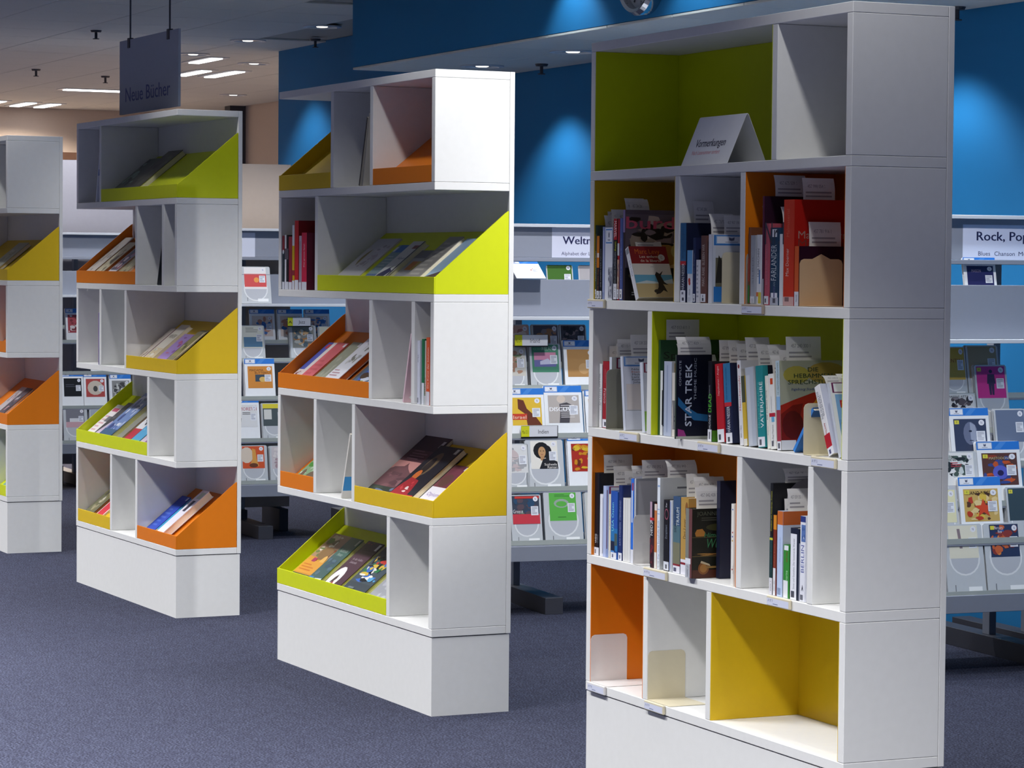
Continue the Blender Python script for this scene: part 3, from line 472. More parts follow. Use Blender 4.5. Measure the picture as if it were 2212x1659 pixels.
('4b',-0.342,-0.313,.212,.15,0,'b8c8e4','pale blue book with orange head band',[('r',0,0,1,1,'bccdec'),('r',0,.84,1,1,'c86a2c'),V('Wirtschaftswunder',.5,.55,.2,'7a92c0',.3),('r',.1,.02,.7,.1,'8a9abc')],[('r',0,0,1,1,'c0c8d8'),('r',0,.84,1,1,'c0602a')],(.06,.055,.35),{}),
('4b',-0.310,-0.2785,.131,.10,0,'2f7c30','small green paperback',[('r',0,0,1,1,'348a34'),('r',.1,.9,.8,.99,'e6e8ee'),('r',0,.0,.75,.33,'e6e8ee'),V('marina',.5,.42,.4,'a8d8a8',.2),V('sub rosa',.5,.78,.3,'8a3a2a',.2)],[('r',0,0,1,1,'2f7f30')],(.04,.04,.1),{}),
('4b',-0.276,-0.234,.176,.14,0,'1c2438','white book with navy head',[('r',0,.0,.75,1,'e8eaf2'),('r',0,.92,1,1,'141c34'),V('Sinne und Gestalten, Der kommende Wandel',.4,.5,.2,'5a5e6e',.7),('r',.1,.03,.5,.12,'4a4c58')],[('r',0,0,1,1,'b4b6c4'),('r',0,.8,1,1,'121a30'),('e',.2,.9,.1,.05,'4a8ac8')],(.06,.055,.4),{}),
('4b',-0.229,-0.2025,.209,.15,0,'e0e2ec','white city guide with blue lettering',[('r',0,.0,1,1,'e4e6ef'),('r',0,.93,1,1,'2a3a80'),V('BERLIN',.45,.5,.62,'3a4a98',.32),('b',.2,.7,1,.9,['5a78b4','d0d6e8','3a5a98'],8,91),('p',[(.3,.12),(.5,.2),(.7,.12),(.5,.15)],'3a3a4a'),('r',.1,.02,.6,.08,'6a6c78')],None,(.06,.05,.7),{}),
]
for i,(cell,s0,s1,h,dp,lean,col,desc,sp,cv,sl,op) in enumerate(BOOKS):
    row=int(cell[0]); d0=op.get('d0',{2:.004,3:.02,4:.009}[row]); t=s1-s0-0.0004
    base=UM(0)@T(s0,d0,fl(row)+0.0008)
    if lean:
        a=math.radians(lean)
        if lean<0: M=base@Matrix.Rotation(a,4,'Y')
        else: M=base@T(t,0,0)@Matrix.Rotation(a,4,'Y')@T(-t,0,0)
    else: M=base
    book(M,t,dp,h,col,'%s %s of nearest bookcase'%(desc,PLACE[cell]) if len(desc.split())<=6 else '%s %s'%(desc,PLACE[cell]),sp,cv,'books waiting on the nearest bookcase',hard=op.get('hard',1),clear=op.get('clear',0))
    if sl:
        wd,hh,cu=sl; q=random.Random(i)
        slip(M@T(t*0.5,0,h),min(0.02+q.uniform(0,.02),max(.005,dp-wd-.003)),wd,hh,cu,'white slip, %s, %s'%(desc,PLACE[cell][7:]),i)

# ------------------------------------------------------------------ bookends with label holders on the nearest bookcase
def bookend(row,s,d0,d1,h,hs,label,m=CREAM,txt='A 97 1',peak=0,basew=0.05,lean=0):
    e=empty('bookend',UM(0)@T(0,0,fl(row)+0.0008),label,'bookend','metal bookends on the nearest bookcase')
    q=0.0012; r=0.012
    if d1>d0:
        pts=[(d0,0),(d1,0),(d1,h-r),(d1-r*0.3,h-r*0.3),(d1-r,h)]
        if peak: pts+=[((d0+d1)/2+0.025,h),((d0+d1)/2,h+peak),((d0+d1)/2-0.025,h)]
        pts+=[(d0+r,h),(d0+r*0.3,h-r*0.3),(d0,h-r)]
        prism('upright_plate',pts,'x',s,s+q,m,e)
        if basew: box('base_plate',(s+q,s+basew,d0,d1,0,0.0009),m,e,bev=0)
    if hs is not None:
        a,b=hs
        box('label_holder',(a,b,-0.009,-0.0006,-0.0245,0.001),m,e,0.002)
        A=Art(b-a-0.006,0.017); A.run([('r',0,0,1,1,'d4d8ea'),('t',txt,.16,.66,.42,'5c6280',0,.24),('l',.28,.1,.62,.36,1,'70769a',3)])
        A.build('label_print',e,basis((a+0.003,-0.0092,-0.0215),(1,0,0),(0,0,1),(0,-1,0)))
    return e
WHM=mat('white_metal','e4e2e0',0.35,0.4)
bookend(5,-1.3765,0.001,.115,.132,(-1.378,-1.27),'white bookend in the orange cell of the bottom shelf, nearest bookcase',WHM,'A 97 8',basew=.11)
bookend(5,-1.026,0.003,.117,.132,(-1.024,-0.912),'cream bookend in the white cell of the bottom shelf, nearest bookcase',CREAM,'A 97 9',basew=.13)
bookend(2,-0.241,0.004,.125,.115,None,'cream bookend with peaked top in the orange cell, second shelf',mat('tan_metal','d8b890',0.45,0.3),peak=.012)
bookend(2,-0.506,0.002,.11,.13,(-0.508,-0.40),'bookend left of the brown and green book, second shelf',mat('shade_metal','b0a090',0.45,0.3),'A 97 1',basew=0)
bookend(2,-1.191,0.10,.215,.135,None,'bookend beside the leaning red and white paperback, second shelf',mat('tan_metal','d8b890',0.45,0.3),basew=0.02)
bookend(2,-0.683,0.03,.145,.132,None,'cream bookend in front of the film case, second shelf',CREAM)
bookend(2,0,0,0,0,(-1.402,-1.296),'label holder clipped at the left end of the second shelf',CREAM,'A 97 0')
bookend(3,-1.292,0.0,.12,.166,None,'tall grey bookend in the white cell, third shelf',mat('olive_grey_metal','9a988a',0.5,0.3))
bookend(3,0,0,0,0,(-1.192,-1.08),'label holder below the leaning white album, third shelf',CREAM,'A 97 2')
bookend(3,-0.903,0.012,.11,.132,(-0.735,-0.62),'cream bookend left of the space-themed music case, third shelf',CREAM,'A 97 4',basew=.04)
bookend(3,-0.205,0.0,.11,.125,(-0.155,-0.042),'cream bookend left of the leaning books, right end of third shelf',CREAM,'A 97 5')
bookend(4,-1.1165,0.0,.11,.134,None,'white bookend beside the grey folder, fourth shelf',WHM,basew=.05)
bookend(4,0,0,0,0,(-1.037,-0.905),'label holder below the orange cell, fourth shelf',CREAM,'A 97 6')
bookend(4,0,0,0,0,(-0.361,-0.248),'label holder below the small green paperback, fourth shelf',CREAM,'A 97 7')
slip(UM(0)@T(-0.884,0,fl(3)+0.035)@Matrix.Rotation(0.05,4,'Y'),-0.004,.05,.065,.3,'white slip hanging out left of the space-themed case, third shelf',99,0.012)
# folded tent card on the top shelf
e=empty('tent_card',UM(0)@T(-0.893,0.018,fl(1)+0.0008),'white folded card sign on the top shelf in front of the lime cell','sign')
prism('card',[(0,0),(0.0007,0),(0.0552,0.1255),(0.058,0.1275),(0.0608,0.1255),(0.1153,0),(0.116,0),(0.0615,0.127),(0.058,0.1295),(0.0545,0.127)],'x',0,0.254,mat('card_paper','eceef4',0.6,0.25),e)
th=math.atan2(0.127,0.0545)
A=Art(0.254,0.138); A.run([('t','Vormerkungen',.47,.46,.17,'2c2c48',0,.64,.025),('t','Nach Lesenummer sortiert',.44,.26,.09,'e08a94',0,.6)])
A.build('sign_print',e,basis((0,-2e-4,0),(1,0,0),(0,math.cos(th),math.sin(th)),(0,-math.sin(th),math.cos(th))))

# ------------------------------------------------------------------ upright books on the other bookcases
RN=['','top','second','third','fourth','bottom']
def ub(u,row,s0,s1,h,dp,col,desc,sp=None,cv=None,lean=0,d0=.004,hard=1,name='book'):
    t=s1-s0-0.0004; base=UM(u)@T(s0,d0,fl(row)+0.0008); a=math.radians(lean)
    M=base
    if lean<0: M=base@Matrix.Rotation(a,4,'Y')
    if lean>0: M=base@T(t,0,0)@Matrix.Rotation(a,4,'Y')@T(-t,0,0)
    book(M,t,dp,h,col,'%s, %s shelf of the %s'%(desc,RN[row],CASE[u]),sp,cv,'books standing on the %s'%CASE[u],hard=hard,name=name)
FOOT=('r',0.02,0,.98,.14,'dcdfe8')
ub(1,2,-1.379,-1.3545,.195,.14,'22303a','dark teal book at the left wall',[('r',0,.7,1,1,'8a2a34'),('e',.5,.7,.4,.04,'c8d0d8'),FOOT])
ub(1,2,-1.3535,-1.3145,.198,.14,'1d1c24','black and white book',[('r',0,0,.45,1,'d8d8e0'),('r',0,.55,1,.75,'5a5560'),FOOT])
ub(1,2,-1.3135,-1.2785,.192,.14,'8a2438','dull red slim book',[('r',0,.75,1,1,'98303f'),FOOT])
ub(1,2,-1.2775,-1.2535,.233,.15,'c8a41e','yellow and white tall book',[('r',0,.68,1,1,'d0d6e0'),('r',0,.28,1,.68,'c8a820'),('r',0,.22,1,.3,'8a2a34'),FOOT])
ub(1,2,-1.2525,-1.2125,.249,.19,'a81822','tallest dark red hardback',[('r',0,0,1,1,'c01c26'),FOOT],[('r',0,0,1,1,'7a1018')])
ub(1,2,-1.2105,-1.1845,.194,.14,'b4a8b8','clear wrapped grey book',[('r',.2,.1,.8,.9,'9a8a9c'),FOOT])
ub(1,2,-1.1825,-1.1315,.205,.15,'b01a3e','crimson hardback with big letters on its cover',[('r',0,0,1,1,'cc1f46'),V('Das grosse Spiel',.45,.6,.25,'e8c8d0',.4),FOOT],[('r',0,0,1,1,'5a1028'),('t','D',.5,.76,.1,'d8c8d0'),('t','O',.5,.56,.1,'d8c8d0'),('t','W',.4,.44,.11,'d0a830'),('t','S',.5,.3,.1,'d8c8d0')])
ub(1,3,-0.154,-0.132,.207,.15,'d0d3e2','lavender white book',[V('TROI',.4,.72,.5,'7a7e8e',.12,-90),('r',.1,.02,.6,.1,'8a8c9a')],d0=.01)
ub(1,3,-0.1155,-0.0945,.213,.15,'1d6a40','green book with white foot',[('r',0,.0,1,.33,'dfe2ea'),('r',0,.33,1,1,'22744a')],d0=.01)
ub(1,3,-0.0935,-0.0805,.208,.15,'b8b4ac','thin beige book',[V('MARTIUS',.5,.3,.6,'b0443a',.25),('r',0,.0,1,.14,'d8d8de')],d0=.01)
ub(1,3,-0.0795,-0.0515,.219,.15,'d2552c','orange book with pale title',[('r',0,.2,1,1,'da5c34'),('r',0,0,1,.2,'d8d6de'),V('Die Kunst der Intuition',.5,.55,.45,'f0d8cc',.6)],d0=.01)
ub(1,3,-0.0495,-0.0285,.215,.15,'1c4a62','dark teal book at the right panel',None,d0=.02)
ub(1,3,-0.262,-0.250,.235,.17,'e6c8d0','flower-covered booklet leaning right',None,[('r',0,0,1,1,'e4b8c4'),('b',0,0,1,1,['e8c4cc','d8467c','c82a68','f0e6dc','7aa83a','e0d44a','b83a6a','f4f0ea'],46,17)],lean=16,hard=0,name='booklet')
ub(1,1,-0.652,-0.640,.24,.18,'2c2a2c','thin dark booklet leaning on the divider',None,[('r',0,0,1,1,'8a8680'),('b',0,0,1,1,['98948c','6a665e','b0aca4'],12,19)],lean=17,hard=0,name='booklet')
ub(1,1,-0.622,-0.612,.25,.18,'8a8884','thin grey booklet leaning on the divider',None,[('r',0,0,1,1,'a4a098')],lean=14,hard=0,name='booklet')
ub(1,4,-0.798,-0.786,.24,.17,'e4dfd6','white and sky blue booklet leaning right',None,[('r',0,0,1,1,'e8e4da'),('r',.0,.12,1,.34,'3a9fe0'),('e',.75,.4,.2,.05,'5a3a3a'),('e',.72,.44,.1,.06,'d8b098')],lean=19,hard=0,name='booklet')
ub(1,5,-0.0325,-0.0275,.24,.19,'26306a','thin navy book at the right panel',None,d0=.01)
ub(2,1,-1.132,-1.118,.24,.17,'d8dce6','white booklet with blue drawing leaning right',None,[('r',0,0,1,1,'dfe3ee'),('b',0,0,1,.3,['d8dcea','3a4080','6a70b0'],8,23),('r',0,.5,1,.62,'5a78b8')],lean=14,hard=0,name='booklet')
ub(2,2,-0.268,-0.256,.20,.15,'1c2228','dark booklet leaning on the divider',None,[('r',0,0,1,1,'2c3238'),('b',0,.1,1,.5,['2a3036','8a9098','c8ccd0','4a5058'],10,24)],lean=20,hard=0,name='booklet')
ub(2,3,-1.072,-1.063,.23,.16,'8a5aa0','thin blue and violet booklet at the divider',None,[('r',0,0,1,1,'a8c8e4')],lean=0,hard=0,d0=.0,name='booklet')

# ------------------------------------------------------------------ books and magazines lying on the sloped trays
SA=math.atan2(0.205,0.2494); sn,cs=math.sin(SA),math.cos(SA)
def mag(u,row,s0,wd,L,t,col,desc,cv,lift=0.0,rot=0,pm=None,name='magazine',up=0.0):
    n=(0,-sn,cs); sl=(0,cs,sn); k=t*0.9+0.001+up
    M=UM(u)@T(0,0,fl(row)+0.002)@basis((s0,0.0145+n[1]*lift+sl[1]*k,n[2]*lift+sl[2]*k),n,(1,0,0),sl)
    if rot: M=M@Matrix.Rotation(math.radians(rot),4,'X')
    book(M,t,wd,L,col,'%s on tray, %s shelf, %s'%(desc,RN[row],CASE[u]),None,cv,'books and magazines on the sloped trays',name=name,cat=name,hard=t>.012,pagemat=pm)
LIB=('r',.76,.9,.95,.98,'d8dbe2')
mag(1,2,-1.0,.205,.275,.006,'c8c6c8','white magazine with tan oval',[('r',0,0,1,1,'c9c8cc'),('e',.45,.62,.28,.2,'8a7a46'),('e',.45,.62,.2,.14,'9a8a52'),('b',.3,.36,.95,.9,['c9c8cc','b4aab4','d4d0d4','a8a0a8'],14,101),('r',.1,.1,.7,.16,'b07080'),('r',.1,.02,.4,.07,'a86a78'),('l',.4,.18,.95,.26,2,'8a7a8a')])
mag(1,2,-.722,.112,.225,.012,'5a7a90','teal and blue paperback',[('r',0,0,1,1,'7f9ca0'),('r',.2,.82,1,1,'2f6cb8'),('r',0,.0,1,.3,'4a6aa0'),('l',.1,.4,.8,.75,5,'a8b8b8'),('r',0,.84,.16,.95,'dfe2e8')],name='paperback')
mag(1,2,-.606,.102,.228,.02,'d8d8d6','white paperback with navy splash',[('r',0,0,1,1,'d0d0cc'),('p',[(.05,0),(.5,.02),(.9,.3),(.6,.36),(.7,.44),(.3,.3),(.1,.22)],'2a2e58'),('t','Alpen',.55,.6,.06,'4a4e78',0,.6),('r',.5,.82,.9,.9,'7a3a3a'),('r',.9,.0,1,1,'2a2420')],name='paperback')
mag(1,2,-.500,.14,.21,.005,'8a8a90','grey leaflet with orange square',[('r',0,0,1,1,'a4a4a8'),('r',0,.8,1,1,'72727c'),('r',.2,.5,.9,.72,'c0742a'),('r',.55,.5,.9,.72,'b8a040'),('r',0,.0,.5,.3,'5a6460')],name='leaflet')
mag(1,2,-.352,.115,.255,.018,'8a8680','grey paperback with silver lettering',[('r',0,0,1,1,'98948e'),('t','MOON',.5,.6,.12,'b8b4ac',70,.3),('l',.15,.1,.85,.9,9,'b4b0a8')],name='paperback')
mag(1,2,-.228,.11,.265,.008,'a8c8e4','pale blue landscape magazine',[('r',0,0,1,1,'a9c9e6'),('r',0,0,1,.25,'3a2a28'),('p',[(0,.25),(1,.4),(1,.2),(0,.2)],'5a4a48')])
mag(1,3,-1.395,.1,.235,.01,'4a5aa8','blue and white paperback at the left end',[('r',0,0,1,1,'d8d0cc'),('r',0,.3,.5,1,'4a5aae'),('b',0,.0,1,.35,['d8ccc8','7a3a44','3a2a34','c8c0bc'],12,111),('r',.2,.85,.5,.95,'b03a4a')],name='paperback')
mag(1,3,-1.297,.105,.23,.014,'cc5a62','coral red paperback',[('r',0,0,1,1,'d0646c'),LIB,('l',.15,.1,.85,.6,5,'c0545c')],name='paperback')
mag(1,3,-1.172,.1,.242,.012,'8f937e','grey green paperback',[('r',0,0,1,1,'979a86'),('b',.1,.1,.9,.8,['979a86','a8aa98','b0b2a2'],8,113),LIB],name='paperback')
mag(1,3,-1.066,.14,.252,.008,'d8b8a0','magazine with peach-coloured figure',[('r',0,0,1,1,'d4ccc4'),('e',.35,.55,.22,.34,'cc9a82'),('e',.4,.8,.1,.14,'b86a5a')])
mag(1,3,-0.999,.125,.255,.024,'dfe0e6','thick white book with orange edges',[('r',0,0,1,1,'dcdde4'),('b',.25,.35,.95,.85,['dcdde4','a8aaac','7a7c74','c8cac8'],14,115),('l',.1,.1,.7,.26,3,'b08a94')],lift=.0095,pm=mat('orange_page_edge','c8743a',0.7,0.2),name='hardback')
mag(1,3,-0.828,.23,.24,.012,'4a4a4c','dark magazine with colourful picture',[('r',0,0,1,1,'55565a'),('b',.1,.02,1,.6,['4a6a8a','3a62c0','7aa04a','c8d0e0','8a9a4a','4a3a2a'],22,117)])
mag(1,4,-1.34,.2,.23,.008,'7a9a6a','green nature magazine',[('r',0,0,1,1,'7d9e78'),('b',0,0,1,1,['7fa07a','4a8a3a','a8c0a0','c8d4c4','6a5a4a','e0e4dc'],24,121)])
mag(1,4,-0.655,.225,.322,.012,'5a2c34','large pink sunset travel book',[('r',0,0,1,1,'7a5258'),('r',0,.78,1,1,'3c222c'),('r',0,.6,1,.78,'5a3840'),('p',[(0,.6),(1,.6),(1,.4),(.75,.44),(.45,.56),(.4,.5),(.1,.5),(0,.44)],'c48a84'),('p',[(0,.46),(.12,.5),(.4,.52),(.46,.58),(.52,.52),(.8,.44),(1,.38),(1,.0),(0,.0)],'6e474b'),('b',0,.18,1,.44,['6e474b','7f5458','5c3a40','8a6064'],18,123),('r',0,0,1,.16,'2c3a2c'),('b',0,0,1,.2,['2c382c','3c4a38','6a7a98','1f2a20'],12,124),('l',.2,.62,.8,.78,4,'8a6a70'),('r',.85,.84,.95,.94,'c8c8cc')],name='hardback')
mag(1,4,-0.424,.187,.265,.022,'17161e','black book with red figure',[('r',0,0,1,1,'1a1922'),('e',.4,.66,.2,.22,'6a5a42'),('e',.36,.62,.14,.16,'2a2220'),('e',.3,.44,.12,.1,'c86a2a'),('p',[(.0,0),(.75,0),(.7,.2),(.6,.36),(.2,.4),(.05,.2)],'a01822'),('b',.15,.05,.6,.34,['a01822','c83a40','e8d8d4'],8,125),('r',0,0,1,.1,'b01a26'),('t','12 PORTRÄTS',.32,.05,.05,'e8d0d0',0,.5),('r',.82,.88,.94,.97,'c8c8cc')],lift=.004,name='hardback')
mag(1,4,-0.222,.13,.215,.01,'d8d4da','white paperback with plum picture',[('r',0,0,1,1,'dcd9e0'),('r',0,.5,1,1,'6a3440'),('e',.4,.65,.3,.14,'5a3a34'),('t','Opium',.5,.34,.08,'7a5aa0',0,.7),('l',.15,.08,.85,.24,2,'8a80a0'),LIB],name='paperback')
mag(1,5,-1.352,.172,.247,.016,'b88a3a','cookery book with orange cover',[('r',0,0,1,1,'d0953a'),('b',0,.5,1,1,['a8866a','7a6a50','c8b8a0','8a4a2a','d8d0c0','6a7a4a'],24,131),('e',.6,.6,.3,.14,'8a6a44'),('e',.82,.42,.12,.14,'e0b060'),('r',0,.16,1,.42,'d99a3c'),('r',.3,.4,.5,.48,'a83a5a'),('l',.1,.2,.8,.36,3,'c8742a'),('b',0,0,1,.14,['3a4a34','7a6a5a','a8a090','2a3a2a'],12,132)],name='hardback')
mag(1,5,-1.168,.112,.237,.022,'3f625c','dark teal hardback with seascape',[('r',0,.5,1,1,'47685e'),('r',0,0,1,.5,'3c5264'),('b',0,.1,1,.6,['46605e','3c5264','5a7280'],8,133),('r',0,.02,.35,.12,'3a78b4'),('t','Südende',.5,.72,.07,'b8c8c0',0,.6),('t','Finstr',.5,.63,.06,'b8c8c0',0,.4),('r',.78,.85,.92,.97,'a8b4b0'),('p',[(.5,.05),(1,.08),(1,.12),(.5,.1)],'d8dcd8')],name='hardback')
mag(1,5,-1.014,.146,.24,.022,'4a3040','plum hardback with white circle',[('r',0,0,1,1,'4e3440'),('r',0,.8,1,1,'3a1c24'),('b',0,.82,.5,1,['3a1c24','7a2a2a','1d1418'],5,134),('e',.32,.2,.3,.24,'ece8e8'),('p',[(.25,.1),(.4,.12),(.45,.2),(.38,.28),(.3,.22)],'4a3a34'),('p',[(.3,.02),(.5,.06),(.44,.14),(.34,.1)],'a0303a'),('t','In der hellen',.5,.62,.05,'b0a0a8',0,.6),('t','Sekunde',.42,.55,.05,'b0a0a8',0,.4),('r',.8,.84,.93,.97,'d8d4d8')],name='hardback')
mag(1,5,-0.834,.195,.24,.024,'3a4248','hardback with bright patterned cover',[('r',0,0,1,1,'3c454c'),('b',.02,.22,.98,.8,['46525a','e0e0d8','c03a34','3a6ac0','d8b84a','2f7a4a','e8e8e0','1c2024','5aa0d0'],44,135),('t','GOLD',.75,.88,.07,'b8a040',0,.4),('l',.2,.06,.6,.14,1,'6a747a')],name='hardback')
mag(1,5,-0.602,.16,.23,.022,'8a8c90','grey hardback against the divider',[('r',0,0,1,1,'9a9ca4'),('b',0,0,1,.5,['9a9ca4','7a7e94','b4b6be'],8,136)],name='hardback')
mag(2,1,-1.02,.19,.262,.018,'5a6058','dark hardback in clear jacket',[('r',0,0,1,1,'6a7068'),('b',0,.2,1,1,['6a6e64','4a4e46','8a9a90','9ab0a8'],14,141)],name='hardback')
mag(2,1,-0.822,.19,.29,.026,'5a564c','thick hardback with broad cream edge',[('r',0,0,1,1,'6a665c'),('b',0,.1,1,.9,['6a665c','7a766a','55524a'],8,142)],name='hardback')
mag(2,2,-1.392,.125,.272,.024,'d8d0c4','white hardback with dark letters',[('r',0,0,1,1,'dcd6cc'),('t','ALLES',.4,.5,.16,'3a3634',75,.5),('b',.05,.05,.6,.95,['dcd6cc','b8b0a4','5a5450'],8,143)],name='hardback',pm=mat('tan_page_edge','b08050',0.7,0.2))
mag(2,2,-1.255,.12,.24,.022,'c8b890','hardback with olive pattern',[('r',0,0,1,1,'cfc4a0'),('b',.05,.05,.95,.95,['cfc4a0','8a8050','a89860','e0d8b8','6a5a44'],16,144)],name='hardback',pm=mat('tan_page_edge','b08050',0.7,0.2))
mag(2,2,-1.088,.11,.215,.018,'d8d4dc','white hardback with violet picture',[('r',0,0,1,1,'dcdae2'),('b',.05,.25,.95,.95,['3a3450','a83a4a','8a7aa8','d8c8d0','2a2440'],14,145)],name='hardback')
mag(2,2,-0.965,.125,.2,.012,'8a8458','olive paperback at the divider',[('r',0,0,1,1,'b0a880'),('b',.05,.05,.95,.9,['b0a880','6a6440','d0c8a4'],8,146),('r',0,0,1,.12,'3a3a3a')],name='paperback')
mag(2,3,-0.655,.09,.235,.014,'d0c0b4','white and plum paperback',[('r',0,0,1,1,'d4c8bc'),('b',0,.0,.6,.5,['d4c8bc','5a4a3a','8a7a6a'],8,151),('r',.75,0,1,1,'5a2434')],name='paperback')
mag(2,3,-0.560,.115,.255,.018,'d4ccbc','cream paperback with landscape',[('r',0,0,1,1,'dcd6c8'),('b',.05,0,.95,.4,['d8c8a4','a8b8b0','c8a880','e4ded0'],10,152),('t','WINTER',.5,.7,.1,'8a8478',0,.7)],name='paperback')
mag(2,3,-0.425,.125,.215,.01,'a080c0','lilac paperback',[('r',0,0,1,1,'a98ccc'),('r',0,0,.4,.2,'d8a050'),('b',.2,.4,1,1,['a98ccc','8a5aa8','c86a8a'],8,153)],name='paperback')
for k in range(4):
    mag(2,3,-0.285+0.022*k,.075,.255-.012*k,.004,['8a8460','6a6450','9a9470','7a7460'][k],['olive','dark olive','pale olive','rightmost olive'][k]+' card sleeve in a small stack',[('r',0,0,1,1,['98925e','5c5644','a8a278','8a8468'][k]),('b',0,.3,1,.9,['98925e','5a5a3a','b8b48a'],5,160+k)],lift=.002+.0075*k,name='sleeve')
mag(2,4,-1.385,.115,.225,.014,'d8d0d4','white paperback with pink lettering',[('r',0,0,1,1,'dcd6da'),('r',.1,.8,.8,.9,'b04a6a'),('l',.1,.1,.8,.7,6,'c89aa8'),('r',.5,.5,.95,.66,'6a6a78')],name='paperback')
mag(2,4,-1.262,.108,.24,.018,'3a3a40','charcoal paperback with pale swirl',[('r',0,0,1,1,'44444a'),('p',[(0,0),(.7,.0),(.9,.4),(.6,.5),(.2,.2)],'c4b4cc'),('b',0,.5,1,1,['44444a','2a2a30','6a6a72'],8,172)],name='paperback')
mag(2,4,-1.122,.17,.28,.034,'5a78b0','thick hardback with blue sky cover',[('r',0,0,1,1,'7088b8'),('b',0,0,1,1,['7088b8','b8c4dc','4a60a0','d8dce8','3a4a80'],26,173),('r',0,0,1,.14,'3a5a7a')],name='hardback',up=.004)
mag(2,4,-0.925,.075,.24,.02,'a8a49c','grey brown hardback beneath the blue one',[('r',0,0,1,1,'8a8a80')],name='hardback')
mag(2,4,-0.842,.095,.215,.014,'b02a34','red and white paperback',[('r',0,0,1,1,'b83040'),('r',0,.6,1,1,'dcdce0'),('b',0,.5,1,.95,['dcdce0','6a6a78','2a2a34'],8,175)],name='paperback')
mag(2,4,-0.744,.115,.225,.014,'4a9ac8','turquoise paperback with rainbow tones',[('r',0,0,1,1,'54a0cc'),('r',0,0,1,.2,'5ab09a'),('b',0,.4,1,1,['54a0cc','7ac0d8','3a7ab0','a8a0c0'],10,176)],name='paperback')
mag(2,4,-0.622,.2,.22,.012,'8a4a78','purple paperback at the divider',[('r',0,0,1,1,'8a5a80'),('r',.0,.0,.3,1,'c8b8c8')],name='paperback')
mag(2,5,-1.372,.125,.255,.022,'5a5a48','dark hardback with glossy photo',[('r',0,0,1,1,'66664e'),('b',0,0,1,1,['66664e','3a3a30','a8a080','c8c4b8','7a7448'],24,181)],name='hardback',pm=mat('tan_page_edge','b08050',0.7,0.2))
mag(2,5,-1.24,.1,.215,.012,'c82838','red and white paperback',[('r',0,0,1,1,'cc3040'),('r',0,0,.08,1,'e4dce0'),('r',.9,0,1,1,'e4dce0'),('t','ROT',.5,.55,.12,'e8b8c0',0,.5)],name='paperback')
mag(2,5,-0.508,.112,.24,.016,'1c40b0','deep blue paperback',[('r',0,0,1,1,'2246b4'),('l',.2,.2,.8,.7,5,'4a6ac8'),LIB],name='paperback')
mag(2,5,-0.392,.108,.236,.014,'2a94c0','cyan paperback with gold foot',[('r',0,0,1,1,'2f98c4'),('t','Kap',.5,.5,.16,'8ad0e4',0,.6),('b',0,0,1,.18,['b09a70','e0d8c0','4a3a2a','c8b080'],10,184),('r',.2,.7,1,1,'4a6a80'),LIB],name='paperback')
mag(2,5,-0.272,.08,.262,.03,'e0dce4','raised white book with black label',[('r',0,0,1,1,'dcdae4'),('r',.3,.5,.7,.75,'3a3444'),('r',.3,.8,.9,.95,'b0c0b0')],name='hardback',lift=.012)
mag(3,2,-0.56,.2,.25,.02,'9a9a88','plastic wrapped magazine',[('r',0,0,1,1,'a4a494'),('e',.5,.6,.4,.3,'bcbcb0'),('b',.1,.1,.9,.9,['a4a494','8a8a78','c4c4b8'],10,191)],lift=.004)
mag(3,4,-0.455,.1,.232,.014,'b8b4b8','grey paperback',[('r',0,0,1,1,'bcb8bc'),('b',.1,.2,.9,.9,['bcb8bc','8a868a','5a565a','d8a8b0'],10,192)],name='paperback')
mag(3,4,-0.345,.1,.232,.014,'4a4448','charcoal paperback',[('r',0,0,1,1,'55505a'),('b',.1,.1,.9,.8,['55505a','b88a98','2a2a30','c8c4c8'],10,193)],name='paperback')
mag(3,5,-0.25,.11,.24,.014,'3a7a6a','green magazine',[('r',0,0,1,1,'4a8a7a'),('b',0,0,1,1,['4a8a7a','8ab0a8','2a4a44'],10,194)])
mag(3,5,-0.138,.105,.22,.014,'b8a8b8','pale violet magazine',[('r',0,0,1,1,'c0b0c0'),('b',0,0,1,1,['c0b0c0','6a5a78','e0d8e0','3a3a5a'],12,195)])

# ------------------------------------------------------------------ media racks with disc sleeves
RK={'R':((-2.638,2.228),0.0643,-0.30,0.58,'rock and pop rack'),'W':((-4.736,1.521),0.0973,-0.62,0.75,'world music rack'),
    'L':((-8.107,1.467),0.0712,-0.45,0.80,'jazz rack'),'M':((-11.572,1.541),0.0538,-0.45,0.80,'farthest rack')}
def RM(k):
    (x,y),s,_,_,_=RK[k]; a=math.asin(s); return basis((x,y,0),(math.sin(a),math.cos(a),0),(-math.cos(a),math.sin(a),0),(0,0,1))
